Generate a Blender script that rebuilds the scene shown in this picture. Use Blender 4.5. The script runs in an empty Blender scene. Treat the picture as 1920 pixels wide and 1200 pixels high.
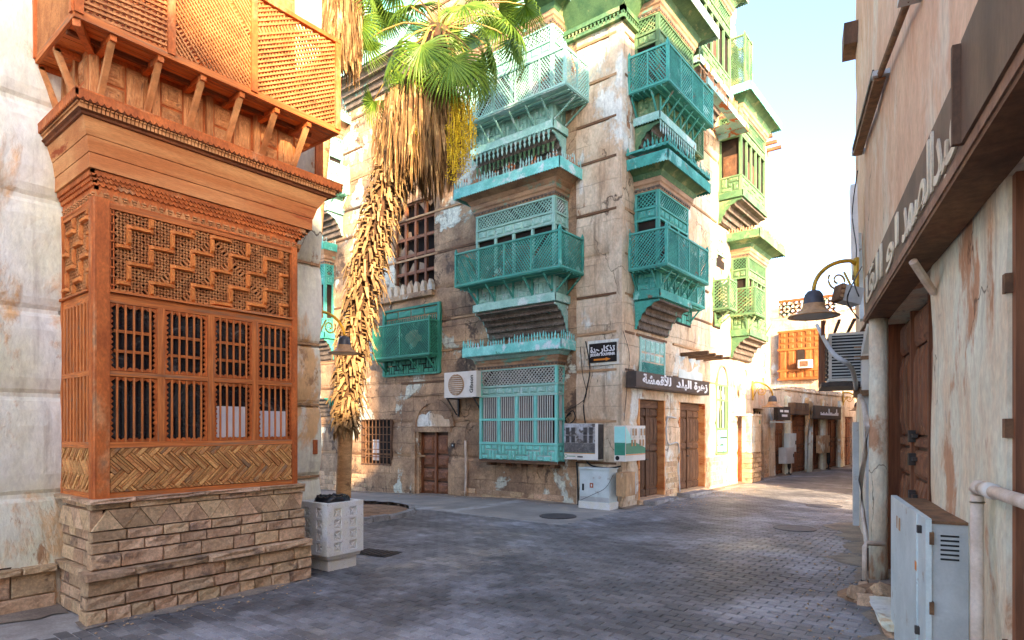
import bpy, math, random
import numpy as np
from mathutils import Vector, Matrix, noise as mnoise
random.seed(7); RNG = np.random.default_rng(7)
sc = bpy.context.scene
COL = sc.collection
R = math.radians
# ------------------------------------------------------------------ camera
H = 1.8; YAW = R(38.43); FPX = 1150.0; HZ = 803.0
cam_d = bpy.data.cameras.new('camera'); cam = bpy.data.objects.new('camera', cam_d); COL.objects.link(cam)
cam.location = (0, 0, H); cam.rotation_euler = (R(90), 0, YAW)
cam_d.sensor_width = 36; cam_d.lens = 36 * FPX / 1920; cam_d.shift_y = (HZ - 600) / 1920
cam_d.clip_start = .05; cam_d.clip_end = 2000
sc.camera = cam
# ------------------------------------------------------------------ sky, sun, exposure
SUN_AZ = (.85, -.527); SUN_EL = 17.5            # horizontal direction towards the sun, elevation in degrees
w = bpy.data.worlds.new('World'); sc.world = w; w.use_nodes = True
nt = w.node_tree; bg = nt.nodes['Background']
sky = nt.nodes.new('ShaderNodeTexSky'); sky.sky_type = 'NISHITA'; sky.sun_disc = False
sky.sun_elevation = R(SUN_EL); sky.sun_rotation = math.atan2(SUN_AZ[0], SUN_AZ[1])
sky.air_density = .6; sky.dust_density = 1.2; sky.ozone_density = 3.5; sky.altitude = 0
nt.links.new(sky.outputs[0], bg.inputs[0]); bg.inputs[1].default_value = .15
sun_d = bpy.data.lights.new('sun', 'SUN'); sun_d.energy = 2.0; sun_d.angle = R(1.2); sun_d.color = (1, .85, .66)
sun = bpy.data.objects.new('sun', sun_d); COL.objects.link(sun)
_sd = Vector((SUN_AZ[0] * math.cos(R(SUN_EL)), SUN_AZ[1] * math.cos(R(SUN_EL)), math.sin(R(SUN_EL))))
sun.rotation_euler = _sd.to_track_quat('Z', 'Y').to_euler()
vs = sc.view_settings; vs.view_transform = 'Standard'; vs.look = 'None'; vs.gamma = 1; vs.use_curve_mapping = False
vs.exposure = 3.05
vs.use_white_balance = True; vs.white_balance_temperature = 8300; vs.white_balance_tint = 13   # balanced for the open shade
sc.cycles.max_bounces = 6; sc.cycles.diffuse_bounces = 5; sc.cycles.glossy_bounces = 2; sc.cycles.transparent_max_bounces = 6
sc.cycles.caustics_reflective = False; sc.cycles.caustics_refractive = False
# ------------------------------------------------------------------ pixels and frames
CR = (math.cos(YAW), math.sin(YAW)); CF = (-math.sin(YAW), math.cos(YAW))
def cam_pt(px, py, depth):
    a = (px - 960) / FPX * depth
    return Vector((CR[0] * a + CF[0] * depth, CR[1] * a + CF[1] * depth, H + (HZ - py) / FPX * depth))
def depth_of(p): return p[0] * CF[0] + p[1] * CF[1]
def to_px(p):
    d = depth_of(p); a = p[0] * CR[0] + p[1] * CR[1]
    return 960 + FPX * a / d, HZ - FPX * (p[2] - H) / d
def ground_pt(px, py, z=0): return cam_pt(px, py, (H - z) * FPX / (py - HZ))
class Frame:
    def __init__(s, o, ang):
        s.o = Vector((o[0], o[1])); s.ang = ang
        s.u = Vector((math.cos(ang), math.sin(ang))); s.n = Vector((s.u.y, -s.u.x))
        s.M = Matrix.Translation((o[0], o[1], 0)) @ Matrix.Rotation(ang, 4, 'Z')
    def px(s, x, y, n=0.0):
        a = (x - 960) / FPX; d = Vector((CR[0] * a + CF[0], CR[1] * a + CF[1]))
        t = ((s.o.dot(s.n)) + n) / d.dot(s.n)
        p = d * t
        return (p - s.o).dot(s.u), H + (HZ - y) / FPX * t
    def u_(s, x, n=0.0): return s.px(x, 0, n)[0]
    def z_(s, x, y, n=0.0): return s.px(x, y, n)[1]
    def w(s, u, n, z): p = s.o + s.u * u + s.n * n; return Vector((p.x, p.y, z))
G0 = (-6.64, 12.35)
S = Frame(G0, 0.0)                    # green house, face on the alley
E = Frame(G0, R(90))                  # green house, face on the street
L = Frame((-7.49, 0.0), R(90))        # house with the orange bay
RB = Frame((-2.07, 12.92), R(-76.6))  # shop building on the other side of the street
def gz(x, y):
    return -.035 * max(0., min(9., -9.5 - x)) * max(0., min(1., (y - 6.) / 4.))
# ------------------------------------------------------------------ materials
def LIN(c):
    return tuple(((v / 255) / 12.92 if v <= 10 else ((v / 255 + .055) / 1.055) ** 2.4) for v in c) + (1,)
class NT:
    def __init__(s, name):
        s.m = bpy.data.materials.new(name); s.m.use_nodes = True; s.t = s.m.node_tree
        s.b = s.t.nodes['Principled BSDF']; s.N = s.t.nodes
    def n(s, typ, **k):
        q = s.N.new(typ)
        for a, v in k.items(): setattr(q, a, v)
        return q
    def l(s, a, b): s.t.links.new(a, b)
    def noise(s, vec, scale, detail=6, rough=.6, w=None, dist=0):
        q = s.n('ShaderNodeTexNoise', noise_dimensions='4D' if w is not None else '3D')
        s.l(vec, q.inputs['Vector']); q.inputs['Scale'].default_value = scale; q.inputs['Detail'].default_value = detail
        q.inputs['Roughness'].default_value = rough; q.inputs['Distortion'].default_value = dist
        if w is not None: s.l(w, q.inputs['W'])
        return q.outputs[0]
    def ramp(s, f, lo, hi):
        q = s.n('ShaderNodeMapRange'); s.l(f, q.inputs[0]); q.inputs[1].default_value = lo; q.inputs[2].default_value = hi
        q.interpolation_type = 'SMOOTHSTEP'
        return q.outputs[0]
    def mix(s, f, a, b, typ='MIX'):
        q = s.n('ShaderNodeMix', data_type='RGBA', blend_type=typ)
        if isinstance(f, float): q.inputs[0].default_value = f
        else: s.l(f, q.inputs[0])
        for v, i in ((a, 6), (b, 7)):
            if isinstance(v, tuple): q.inputs[i].default_value = v
            else: s.l(v, q.inputs[i])
        return q.outputs[2]
    def math(s, op, a, b=0.0):
        q = s.n('ShaderNodeMath', operation=op)
        for v, i in ((a, 0), (b, 1)):
            if isinstance(v, (int, float)): q.inputs[i].default_value = v
            else: s.l(v, q.inputs[i])
        return q.outputs[0]
def mat(name, c1, c2=None, s1=3., lo1=.35, hi1=.65, c3=None, s3=1.2, lo3=.55, hi3=.6, c4=None, s4=4., lo4=.6, hi4=.64,
        stretch=(1, 1, 1), coord='P', rnd=0., island=False, rough=.85, bump=.3, bs=40., bdist=.01, fine=.25, metal=0.,
        crack=0., edge=.6, hue=0., gain=1.35, mottle=0., streak=0., block=None):
    k = NT(name)
    def lin(c): return tuple(min(.82, v * gain) for v in LIN(c)[:3]) + (1,)
    rn = k.n('ShaderNodeNewGeometry').outputs['Random Per Island'] if island else k.n('ShaderNodeObjectInfo').outputs['Random']
    wv = k.math('MULTIPLY', rn, 37.0 if (coord == 'U' or (rnd and not name.startswith('paver'))) else 0.0)
    if coord == 'P': src = k.n('ShaderNodeNewGeometry').outputs['Position']
    else: src = k.n('ShaderNodeTexCoord').outputs['Object']
    mp = k.n('ShaderNodeMapping'); k.l(src, mp.inputs[0]); mp.inputs['Scale'].default_value = stretch
    v = mp.outputs[0]
    col = lin(c1); patch = None
    if c2: col = k.mix(k.ramp(k.noise(v, s1, 5, .6, wv), lo1, hi1), col, lin(c2))
    if c3:
        f = k.ramp(k.noise(v, s3, 9, .66, wv, .35), lo3, hi3); patch = f
        col = k.mix(f, col, lin(c3))
    if c4:
        f4 = k.ramp(k.noise(v, s4, 7, .7, wv, .2), lo4, hi4)
        col = k.mix(f4, col, lin(c4))
    if mottle:
        q = k.n('ShaderNodeMapRange'); k.l(k.noise(v, s1 * 7, 9, .72, wv, .6), q.inputs[0]); q.inputs[1].default_value = .3; q.inputs[2].default_value = .7; q.inputs[3].default_value = 1 - mottle; q.inputs[4].default_value = 1 + mottle * .6
        cc = k.n('ShaderNodeCombineColor'); [k.l(q.outputs[0], cc.inputs[i]) for i in range(3)]
        col = k.mix(1.0, col, cc.outputs[0], 'MULTIPLY')
    if streak:
        m2 = k.n('ShaderNodeMapping'); k.l(src, m2.inputs[0]); m2.inputs['Scale'].default_value = (5, 5, .35)
        sf = k.math('MULTIPLY', k.ramp(k.noise(m2.outputs[0], 1.6, 5, .6), .52, .75), streak)
        col = k.mix(sf, col, lin((96, 72, 54)))
    fn = k.noise(v, bs, 5, .7)
    if fine:
        g = k.ramp(fn, .3, .7)
        lo = 1 - fine
        col = k.mix(g, k.mix(1.0, col, (lo, lo, lo, 1), 'MULTIPLY'), col)
    if rnd:
        hs = k.n('ShaderNodeHueSaturation'); k.l(col, hs.inputs['Color'])
        q = k.n('ShaderNodeMapRange'); k.l(rn, q.inputs[0]); q.inputs[3].default_value = 1 - rnd; q.inputs[4].default_value = 1 + rnd
        k.l(q.outputs[0], hs.inputs['Value'])
        if hue:
            q = k.n('ShaderNodeMapRange'); k.l(k.math('FRACT', k.math('MULTIPLY', rn, 7.3)), q.inputs[0]); q.inputs[3].default_value = .5 - hue; q.inputs[4].default_value = .5 + hue
            k.l(q.outputs[0], hs.inputs['Hue'])
        col = hs.outputs[0]
    hgt = fn
    if patch is not None: hgt = k.math('ADD', k.math('MULTIPLY', fn, .6), k.math('MULTIPLY', patch, edge))
    if block:
        bw, bh, bm = block
        sp = k.n('ShaderNodeSeparateXYZ'); k.l(src, sp.inputs[0]); cb = k.n('ShaderNodeCombineXYZ')
        dn2 = k.noise(v, 1.3, 4); dn3 = k.noise(v, 2.1, 4)
        k.l(k.math('ADD', k.math('ADD', sp.outputs[0], sp.outputs[1]), k.math('MULTIPLY', dn2, .22)), cb.inputs[0]); k.l(k.math('ADD', sp.outputs[2], k.math('MULTIPLY', dn3, .1)), cb.inputs[1])
        bt = k.n('ShaderNodeTexBrick'); k.l(cb.outputs[0], bt.inputs[0]); bt.inputs['Scale'].default_value = 1; bt.inputs['Brick Width'].default_value = bw; bt.inputs['Row Height'].default_value = bh; bt.inputs['Mortar Size'].default_value = .012; bt.inputs['Mortar Smooth'].default_value = .4
        bt.inputs['Color1'].default_value = (.8, .8, .8, 1); bt.inputs['Color2'].default_value = (1.12, 1.1, 1.08, 1)
        col = k.mix(k.math('MULTIPLY', k.ramp(k.noise(v, .6, 4), .42, .6), bm), col, k.mix(1.0, col, bt.outputs[0], 'MULTIPLY'))
        jm = k.math('MULTIPLY', bt.outputs['Fac'], k.ramp(k.noise(v, .9, 4), .46, .58)); hgt = k.math('SUBTRACT', hgt, jm)
    if crack:
        q = k.n('ShaderNodeTexVoronoi', feature='DISTANCE_TO_EDGE'); q.inputs['Scale'].default_value = crack
        dn = k.n('ShaderNodeTexNoise'); k.l(v, dn.inputs[0]); dn.inputs['Scale'].default_value = 2.2; dn.inputs['Detail'].default_value = 5
        vm = k.n('ShaderNodeVectorMath', operation='MULTIPLY_ADD'); k.l(dn.outputs['Color'], vm.inputs[0]); vm.inputs[1].default_value = (.9, .9, .9); k.l(v, vm.inputs[2])
        k.l(vm.outputs[0], q.inputs['Vector'])
        ck = k.math('SUBTRACT', 1.0, k.ramp(q.outputs[0], .0, .012))
        ck = k.math('MULTIPLY', ck, k.ramp(k.noise(v, .8, 3), .5, .62))
        col = k.mix(k.math('MULTIPLY', ck, .75), col, lin((70, 52, 40)))
        hgt = k.math('SUBTRACT', hgt, ck)
    k.l(col, k.b.inputs['Base Color']); k.b.inputs['Roughness'].default_value = rough; k.b.inputs['Metallic'].default_value = metal
    k.b.inputs['Specular IOR Level'].default_value = .3
    if bump:
        bp = k.n('ShaderNodeBump'); bp.inputs['Strength'].default_value = bump; bp.inputs['Distance'].default_value = bdist
        k.l(hgt, bp.inputs['Height']); k.l(bp.outputs[0], k.b.inputs['Normal'])
    return k.m
M = {}
M['plaster_white'] = mat('whitewashed plaster', (222, 206, 180), (232, 220, 200), 1.1, c3=(204, 164, 120), s3=1.0, lo3=.5, hi3=.58, c4=(160, 122, 90), s4=2.0, lo4=.58, hi4=.63, stretch=(1, 1, .5), bs=22, crack=.8, fine=.16, bump=.7, bdist=.02, gain=1.3, mottle=.16, streak=.35)
M['plaster_brown'] = mat('brown weathered plaster', (164, 132, 102), (118, 92, 72), 1.3, c3=(205, 184, 160), s3=.75, lo3=.55, hi3=.585, c4=(84, 67, 55), s4=1.1, lo4=.56, hi4=.62, stretch=(1, 1, .85), bs=26, crack=.7, fine=.3, bump=1., bdist=.03, gain=1.9, mottle=.32, streak=.3, block=(1.05, .47, .45))
M['plaster_cream'] = mat('cream weathered plaster', (212, 190, 164), (190, 158, 128), 1.2, c3=(222, 212, 198), s3=.8, lo3=.54, hi3=.6, c4=(160, 116, 84), s4=1.0, lo4=.6, hi4=.65, stretch=(1, 1, .55), bs=24, crack=.7, fine=.2, bump=.8, bdist=.025, mottle=.28, streak=.55, gain=1.3, block=(1.2, .47, .35))
M['plaster_tan'] = mat('tan streaked plaster', (212, 172, 142), (192, 150, 120), 1.4, c3=(220, 190, 166), s3=1.1, lo3=.5, hi3=.66, c4=(150, 108, 82), s4=1.6, lo4=.63, hi4=.7, stretch=(1, 1, .5), bs=20, fine=.16, bump=.5, mottle=.14, streak=.3, crack=.5)
M['plaster_pillar'] = mat('flaking white pillar plaster', (222, 206, 184), (206, 180, 150), 2.2, c3=(178, 132, 100), s3=1.4, lo3=.53, hi3=.6, c4=(150, 142, 136), s4=2.2, lo4=.6, hi4=.68, stretch=(1, 1, .45), bs=30, crack=1.2, fine=.18, bump=.7, mottle=.2, streak=.35)
M['stone'] = mat('coral stone', (190, 158, 126), (166, 134, 104), 4., c3=(132, 108, 90), s3=3., lo3=.56, hi3=.66, c4=(80, 66, 56), s4=16., lo4=.66, hi4=.7, rnd=.2, bs=34, fine=.35, bump=1.0, bdist=.02, hue=.008, mottle=.3, gain=1.6)
M['stone_grey'] = mat('grey step stone', (140, 138, 136), (112, 108, 104), 5., rnd=.1, bs=40, bump=.4)
M['mortar'] = mat('dark mortar', (92, 74, 60), (62, 50, 42), 6., bs=40, bump=.6)
M['paver'] = mat('paver', (88, 86, 84), (58, 57, 57), .6, .36, .66, c3=(110, 110, 112), s3=.7, lo3=.46, hi3=.7, c4=(124, 114, 100), s4=.45, lo4=.54, hi4=.74, rnd=.22, mottle=.3, island=True, rough=.55, bs=90, fine=.3, bump=.3, bdist=.004, gain=2.6)
M['paver_obj'] = mat('paver single', (88, 86, 84), (58, 57, 57), .6, .36, .66, c3=(110, 110, 112), s3=.7, lo3=.46, hi3=.7, c4=(124, 114, 100), s4=.45, lo4=.54, hi4=.74, rnd=.22, mottle=.3, rough=.55, bs=90, fine=.3, bump=.3, bdist=.004, gain=2.6)
for _m in ('paver', 'paver_obj'): pass
M['sand'] = mat('sandy joint ground', (164, 160, 154), (132, 126, 120), 2., c3=(150, 130, 108), s3=.6, lo3=.54, hi3=.68, bs=60, fine=.25, bump=.3)
M['asphalt'] = mat('worn alley concrete', (142, 136, 128), (122, 116, 110), 1.2, c3=(156, 144, 130), s3=.9, lo3=.52, hi3=.68, bs=60, fine=.2, bump=.3)
M['earth'] = mat('sandy soil', (158, 120, 90), (120, 92, 70), 5., bs=40, bump=.8, fine=.35)
M['wood_orange'] = mat('orange varnished wood', (196, 106, 54), (162, 82, 40), 5., rnd=.12, c3=(204, 140, 92), s3=2.2, lo3=.54, hi3=.66, stretch=(1, 1, .5), rough=.65, bs=50, fine=.3, bump=.35, c4=(138, 104, 78), s4=2.2, lo4=.56, hi4=.68, mottle=.25)
M['wood_pc'] = mat('orange wood pieces', (202, 118, 62), (166, 88, 44), 3., c3=(134, 100, 76), s3=2.4, lo3=.52, hi3=.66, coord='U', rnd=.14, rough=.65, bs=9, fine=.3, bump=.4, bdist=.006)
M['wood_old'] = mat('sun-bleached old wood', (196, 140, 92), (168, 108, 66), 3., c3=(132, 92, 64), s3=2.2, lo3=.55, hi3=.65, coord='U', rnd=.2, rough=.75, bs=8, fine=.35, bump=.5, bdist=.006)
M['wood_board'] = mat('worn orange boards', (208, 146, 94), (176, 104, 58), 1.6, c3=(150, 66, 30), s3=1.3, lo3=.55, hi3=.62, stretch=(1, .35, 3), rough=.7, bs=40, fine=.25, bump=.3)
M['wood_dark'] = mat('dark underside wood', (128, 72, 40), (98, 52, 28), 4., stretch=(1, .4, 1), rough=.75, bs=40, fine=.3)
M['wood_brown'] = mat('brown shop door wood', (104, 74, 54), (80, 56, 42), 3., c3=(132, 98, 74), s3=2.5, lo3=.58, hi3=.7, coord='U', rnd=.13, rough=.7, bs=9, fine=.3, bump=.4, bdist=.006)
M['wood_brown_m'] = mat('brown wood mesh', (100, 70, 50), (74, 52, 38), 6., stretch=(1, 1, .3), rough=.7, bs=50, fine=.3)
M['wood_red'] = mat('red brown shop door wood', (122, 76, 50), (92, 56, 38), 3., c3=(148, 104, 76), s3=2.4, lo3=.57, hi3=.68, coord='U', rnd=.12, rough=.65, bs=9, fine=.3, bump=.4, bdist=.006, gain=1.75)
M['room_dark'] = mat('dark room behind the openings', (46, 34, 26), (26, 20, 16), 2.)  # near-black colour stands in for the unlit space behind openings
_tp = dict(rough=.7, bump=.45, bdist=.008, mottle=.22)
M['teal'] = mat('teal paint', rnd=.14, c1=(58, 158, 142), c2=(42, 132, 120), s1=3., c3=(126, 190, 178), s3=2.4, lo3=.56, hi3=.64, c4=(128, 104, 84), s4=4., lo4=.6, hi4=.65, bs=50, fine=.22, **_tp)
M['teal_pc'] = mat('teal paint pieces', (66, 166, 150), (50, 138, 126), 2., c3=(140, 196, 184), s3=2.2, lo3=.57, hi3=.65, c4=(128, 104, 84), s4=3., lo4=.58, hi4=.64, coord='U', rnd=.12, bs=9, fine=.25, **_tp)
M['mint'] = mat('faded mint paint', rnd=.14, c1=(150, 196, 184), c2=(122, 176, 164), s1=2.5, c3=(186, 206, 200), s3=2., lo3=.5, hi3=.62, c4=(128, 100, 78), s4=4., lo4=.62, hi4=.66, bs=50, fine=.22, **_tp)
M['mint_pc'] = mat('faded mint paint pieces', (150, 196, 184), (118, 172, 158), 2., c3=(188, 206, 200), s3=2.2, lo3=.54, hi3=.63, c4=(130, 98, 76), s4=3., lo4=.62, hi4=.67, coord='U', rnd=.12, bs=9, fine=.25, **_tp)
M['aqua'] = mat('pale aqua canopy paint', rnd=.14, c1=(124, 206, 196), c2=(88, 182, 172), s1=3., c3=(190, 216, 212), s3=2.6, lo3=.52, hi3=.62, c4=(60, 120, 92), s4=3.5, lo4=.62, hi4=.67, bs=50, fine=.2, **_tp)
M['green'] = mat('green paint', gain=1.05, rnd=.14, c1=(102, 142, 98), c2=(70, 114, 82), s1=2.5, c3=(158, 168, 120), s3=2., lo3=.53, hi3=.63, c4=(122, 100, 64), s4=4.5, lo4=.63, hi4=.68, bs=50, fine=.25, **_tp)
M['green_pc'] = mat('green paint pieces', (114, 150, 106), (84, 124, 88), 2., gain=1.05, c3=(170, 176, 128), s3=2.2, lo3=.54, hi3=.64, c4=(130, 106, 72), s4=3., lo4=.62, hi4=.67, coord='U', rnd=.12, bs=9, fine=.25, **_tp)
M['bare'] = mat('bare flared boards', (176, 140, 108), (140, 108, 84), 2., c3=(96, 148, 130), s3=1.6, lo3=.54, hi3=.63, stretch=(1, 1, 2.4), bs=40, fine=.25, **_tp)
M['carved'] = mat('carved grey brown wood', (118, 104, 92), (90, 78, 68), 5., c3=(96, 138, 124), s3=3., lo3=.6, hi3=.68, bs=26, fine=.45, bump=1., bdist=.02)
M['rust_spike'] = mat('rusted tin finials', (150, 190, 184), (130, 176, 168), 4., c3=(176, 104, 64), s3=3.5, lo3=.52, hi3=.56, bs=40)
M['timber'] = mat('old timber string course', (126, 92, 66), (96, 70, 52), 5., stretch=(.3, .3, 1), bs=40, fine=.35, bump=.5)
M['metal_grey'] = mat('grey painted metal', (166, 168, 166), (150, 152, 150), 3., c3=(184, 186, 182), s3=2., lo3=.55, hi3=.7, c4=(136, 116, 96), s4=4., lo4=.6, hi4=.7, rough=.5, bs=60, fine=.08, bump=.08)
M['metal_pale'] = mat('pale blue grey metal', (184, 194, 192), (168, 180, 178), 3., c4=(140, 130, 118), s4=4., lo4=.58, hi4=.68, rough=.5, bs=60, fine=.1, bump=.08)
M['manhole'] = mat('worn manhole iron', (84, 82, 82), (66, 64, 64), 9., rough=.55, bs=60, bump=.3)
M['metal_dark'] = mat('dark iron', (64, 56, 50), (46, 40, 36), 8., rough=.6, bs=60, bump=.2)
M['rust'] = mat('rusty iron', (124, 88, 62), (90, 64, 46), 8., rough=.75, bs=60, bump=.3)
M['plastic_white'] = mat('white casing', (206, 200, 190), (192, 184, 172), 2., c4=(150, 130, 110), s4=3., lo4=.62, hi4=.72, rough=.5, bs=60, fine=.08, bump=.05)
M['pvc'] = mat('dirty pvc pipe', (196, 180, 164), (172, 150, 130), 4., rough=.5, bs=50, fine=.15, bump=.1)
M['black'] = mat('black rubber', (30, 30, 30), (22, 22, 22), 5., rough=.5, fine=.1, bump=.1)
M['bag'] = mat('black bin bag', (24, 24, 26), (16, 16, 18), 5., rough=.28, fine=.1, bump=.3, bs=18)
M['concrete'] = mat('speckled precast concrete', (226, 216, 202), (212, 202, 188), 6., c4=(150, 138, 128), s4=60., lo4=.58, hi4=.64, rough=.85, bs=120, fine=.2, bump=.35, bdist=.004)
M['gold'] = mat('ochre lamp paint', (196, 152, 56), (160, 118, 40), 8., rough=.4, bs=50, fine=.2, bump=.1, metal=.3)
M['lamp_shade'] = mat('tan lamp shade', (176, 138, 100), (140, 106, 76), 6., rough=.5, bs=40, fine=.2, bump=.15)
M['lamp_dome'] = mat('dark lamp dome', (66, 68, 74), (50, 52, 58), 5., rough=.35, fine=.1, bump=.05)
M['lamp_lens'] = mat('lamp lens', (150, 150, 146), (130, 130, 126), 6., rough=.3, fine=.1, bump=.05)
M['sign_brown'] = mat('brown sign board', (78, 66, 58), (64, 54, 48), 4., rough=.55, bs=50, fine=.1, bump=.1)
M['sign_black'] = mat('black sign plate', (30, 22, 18), (24, 18, 15), 4., rough=.5, fine=.1, bump=.05)
M['sign_old'] = mat('weathered brown fascia sign', (108, 84, 66), (84, 64, 50), 3., c3=(150, 112, 70), s3=1.4, lo3=.56, hi3=.68, stretch=(1, 1, .3), rough=.6, bs=40, fine=.2, bump=.2)
M['sign_white'] = mat('white sign lettering', (232, 234, 238), (220, 222, 226), 4., rough=.5, fine=.05, bump=0)
M['sign_cream'] = mat('cream raised lettering', (212, 196, 172), (190, 170, 144), 4., rough=.5, fine=.15, bump=.1)
M['sign_orange'] = mat('orange arrow', (232, 120, 44), rough=.5, fine=.05, bump=0)
M['text_black'] = mat('black lettering', (24, 24, 24), rough=.5, fine=.05, bump=0)
M['red_plaque'] = mat('terracotta plaque', (170, 92, 50), (140, 70, 38), 20., rough=.6, bs=60, bump=.3)
M['orange_paint'] = mat('orange door paint', (222, 120, 48), (200, 100, 38), 3., rough=.6, fine=.15)
M['cloth'] = mat('white curtain', (205, 206, 212), (188, 190, 198), 3., rough=.9, fine=.05, bump=.05)
M['vinyl_green'] = mat('green vinyl', (44, 132, 108), (36, 116, 94), 2., rough=.4, fine=.05, bump=0)
M['vinyl_mint'] = mat('mint vinyl', (142, 208, 198), (130, 196, 186), 2., rough=.4, fine=.05, bump=0)
M['vinyl_dark'] = mat('dark vinyl', (56, 54, 56), (80, 76, 74), 8., rough=.4, fine=.3, bump=0)
M['vinyl_photo'] = mat('printed street photo', (176, 178, 180), (132, 128, 124), 5., c3=(92, 84, 78), s3=6., lo3=.52, hi3=.6, c4=(206, 170, 120), s4=4., lo4=.66, hi4=.72, rough=.4, fine=.3, bs=30, bump=0)
M['vinyl_road'] = mat('printed road', (86, 84, 84), (110, 108, 106), 8., c3=(150, 142, 130), s3=5., lo3=.56, hi3=.66, rough=.4, fine=.4, bs=40, bump=0)
M['panel_box'] = mat('peeled wooden box', (196, 156, 116), (160, 122, 90), 3., c3=(216, 200, 180), s3=3., lo3=.55, hi3=.62, stretch=(1, 1, .3), bs=40, bump=.4)
M['bark'] = mat('palm bark', (196, 150, 104), (164, 122, 84), 4., c3=(112, 80, 56), s3=3., lo3=.55, hi3=.66, stretch=(1, 1, 3), bs=40, fine=.35, bump=.8, bdist=.02)
M['boot'] = mat('dry leaf bases', (190, 152, 104), (134, 102, 70), 5., rnd=.45, island=True, rough=.8, bs=40, fine=.3, bump=.3, gain=1.)
M['thatch'] = mat('dead palm thatch', (152, 112, 68), (110, 80, 50), 3., c3=(196, 160, 106), s3=2.5, lo3=.52, hi3=.62, rnd=.4, island=True, rough=.85, bs=40, fine=.2, bump=0, gain=1.)
M['palm_leaf'] = mat('green palm leaf', (104, 132, 46), (70, 104, 36), 2.5, c3=(150, 168, 70), s3=2., lo3=.55, hi3=.66, rnd=.22, island=True, rough=.45, bs=40, fine=.15, bump=0)
M['palm_fruit'] = mat('yellow fruit strands', (204, 176, 44), (176, 140, 36), 6., rnd=.25, island=True, rough=.7, bs=40, bump=0)
M['petiole'] = mat('leaf stalk', (150, 140, 64), (170, 120, 70), 2., rough=.5, bs=40, bump=0)
M['wood_weave'] = mat('weathered weave planks', (196, 136, 84), (160, 102, 60), 6., c3=(124, 94, 70), s3=1.6, lo3=.55, hi3=.66, rnd=.22, rough=.75, bs=60, fine=.35, bump=.5, bdist=.006, gain=1.7)
M['wood_band'] = mat('orange stair bands', (214, 126, 64), (184, 98, 46), 3., coord='U', rnd=.1, rough=.65, bs=9, fine=.3, bump=.4, bdist=.006)
M['wood_lattice'] = mat('carved lattice wood', (190, 128, 80), (164, 102, 60), 5., c3=(138, 84, 50), s3=3., lo3=.55, hi3=.65, rough=.7, bs=60, fine=.3, bump=.3)
M['aqua_pc'] = mat('turquoise paint pieces', (116, 204, 190), (88, 180, 166), 2., c3=(170, 214, 206), s3=2.2, lo3=.57, hi3=.65, c4=(110, 96, 80), s4=3.2, lo4=.63, hi4=.68, coord='U', rnd=.1, bs=9, fine=.22, rough=.6)
M['mint_grey'] = mat('grey bare lattice', (176, 178, 170), (150, 158, 150), 4., c4=(110, 150, 138), s4=3., lo4=.58, hi4=.66, rough=.7, bs=50)
M['rust_spike2'] = mat('rusted brown tin finials', (196, 150, 112), (164, 106, 70), 4., c3=(140, 170, 150), s3=3.5, lo3=.58, hi3=.64, bs=40)
M['orange_pc'] = M['orange_paint']
M['plaster_lt'] = M['plaster_brown']
M['pane'] = mat('dusty amber pane', (150, 118, 84), (120, 92, 66), 3., rough=.4)
M['teal_deep'] = mat('deep green teal paint', (36, 128, 104), (28, 106, 88), 3., c3=(84, 160, 138), s3=2.4, lo3=.58, hi3=.66, c4=(90, 74, 58), s4=5., lo4=.67, hi4=.71, bs=50, fine=.22, rough=.6)
M['teal_deep_pc'] = mat('deep green teal pieces', (44, 138, 114), (34, 114, 96), 2., c3=(92, 166, 146), s3=2.2, lo3=.58, hi3=.66, coord='U', rnd=.1, bs=9, fine=.22, rough=.6)
M['plaster_fascia'] = mat('dark stained concrete beam', (150, 116, 92), (118, 88, 70), 2.5, c3=(96, 70, 56), s3=1.6, lo3=.54, hi3=.66, bs=30, fine=.25, bump=.4)
M['wood_far'] = mat('bright orange panelled wood', (172, 98, 48), (140, 76, 36), 4., rough=.65, bs=40, fine=.25, gain=1.)
M['wood_far_pc'] = mat('bright orange panels', (180, 108, 54), (146, 82, 40), 3., coord='U', rnd=.14, rough=.65, bs=9, fine=.25, gain=1.)
M['sand_drift'] = mat('drifted sandy dust', (150, 134, 116), (118, 104, 92), 3., c3=(104, 98, 94), s3=1.8, lo3=.52, hi3=.66, bs=50, fine=.35, bump=.6)
M['timber_pale'] = mat('sun-bleached timber strip', (176, 140, 104), (140, 106, 78), 5., coord='U', rnd=.2, bs=9, fine=.3)
M['bar_grey'] = mat('grey bare window bars', (196, 196, 188), (168, 172, 164), 2., c4=(120, 160, 150), s4=3., lo4=.6, hi4=.68, coord='U', rnd=.1, bs=9, fine=.25)
M['fibre'] = mat('dark palm fibre', (92, 64, 42), (66, 46, 32), 6., bs=40, fine=.3)
def glass_mat():
    k = NT('dusty dark window glass')
    g = k.n('ShaderNodeNewGeometry').outputs['Position']
    f = k.ramp(k.noise(g, 3.5, 8, .7, None, 1.2), .5, .75)
    k.l(k.mix(f, LIN((30, 30, 34)), LIN((96, 94, 94))), k.b.inputs['Base Color'])
    q = k.n('ShaderNodeMapRange'); k.l(f, q.inputs[0]); q.inputs[3].default_value = .08; q.inputs[4].default_value = .6
    k.l(q.outputs[0], k.b.inputs['Roughness']); k.b.inputs['Specular IOR Level'].default_value = .5
    return k.m
M['glass'] = glass_mat()
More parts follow.
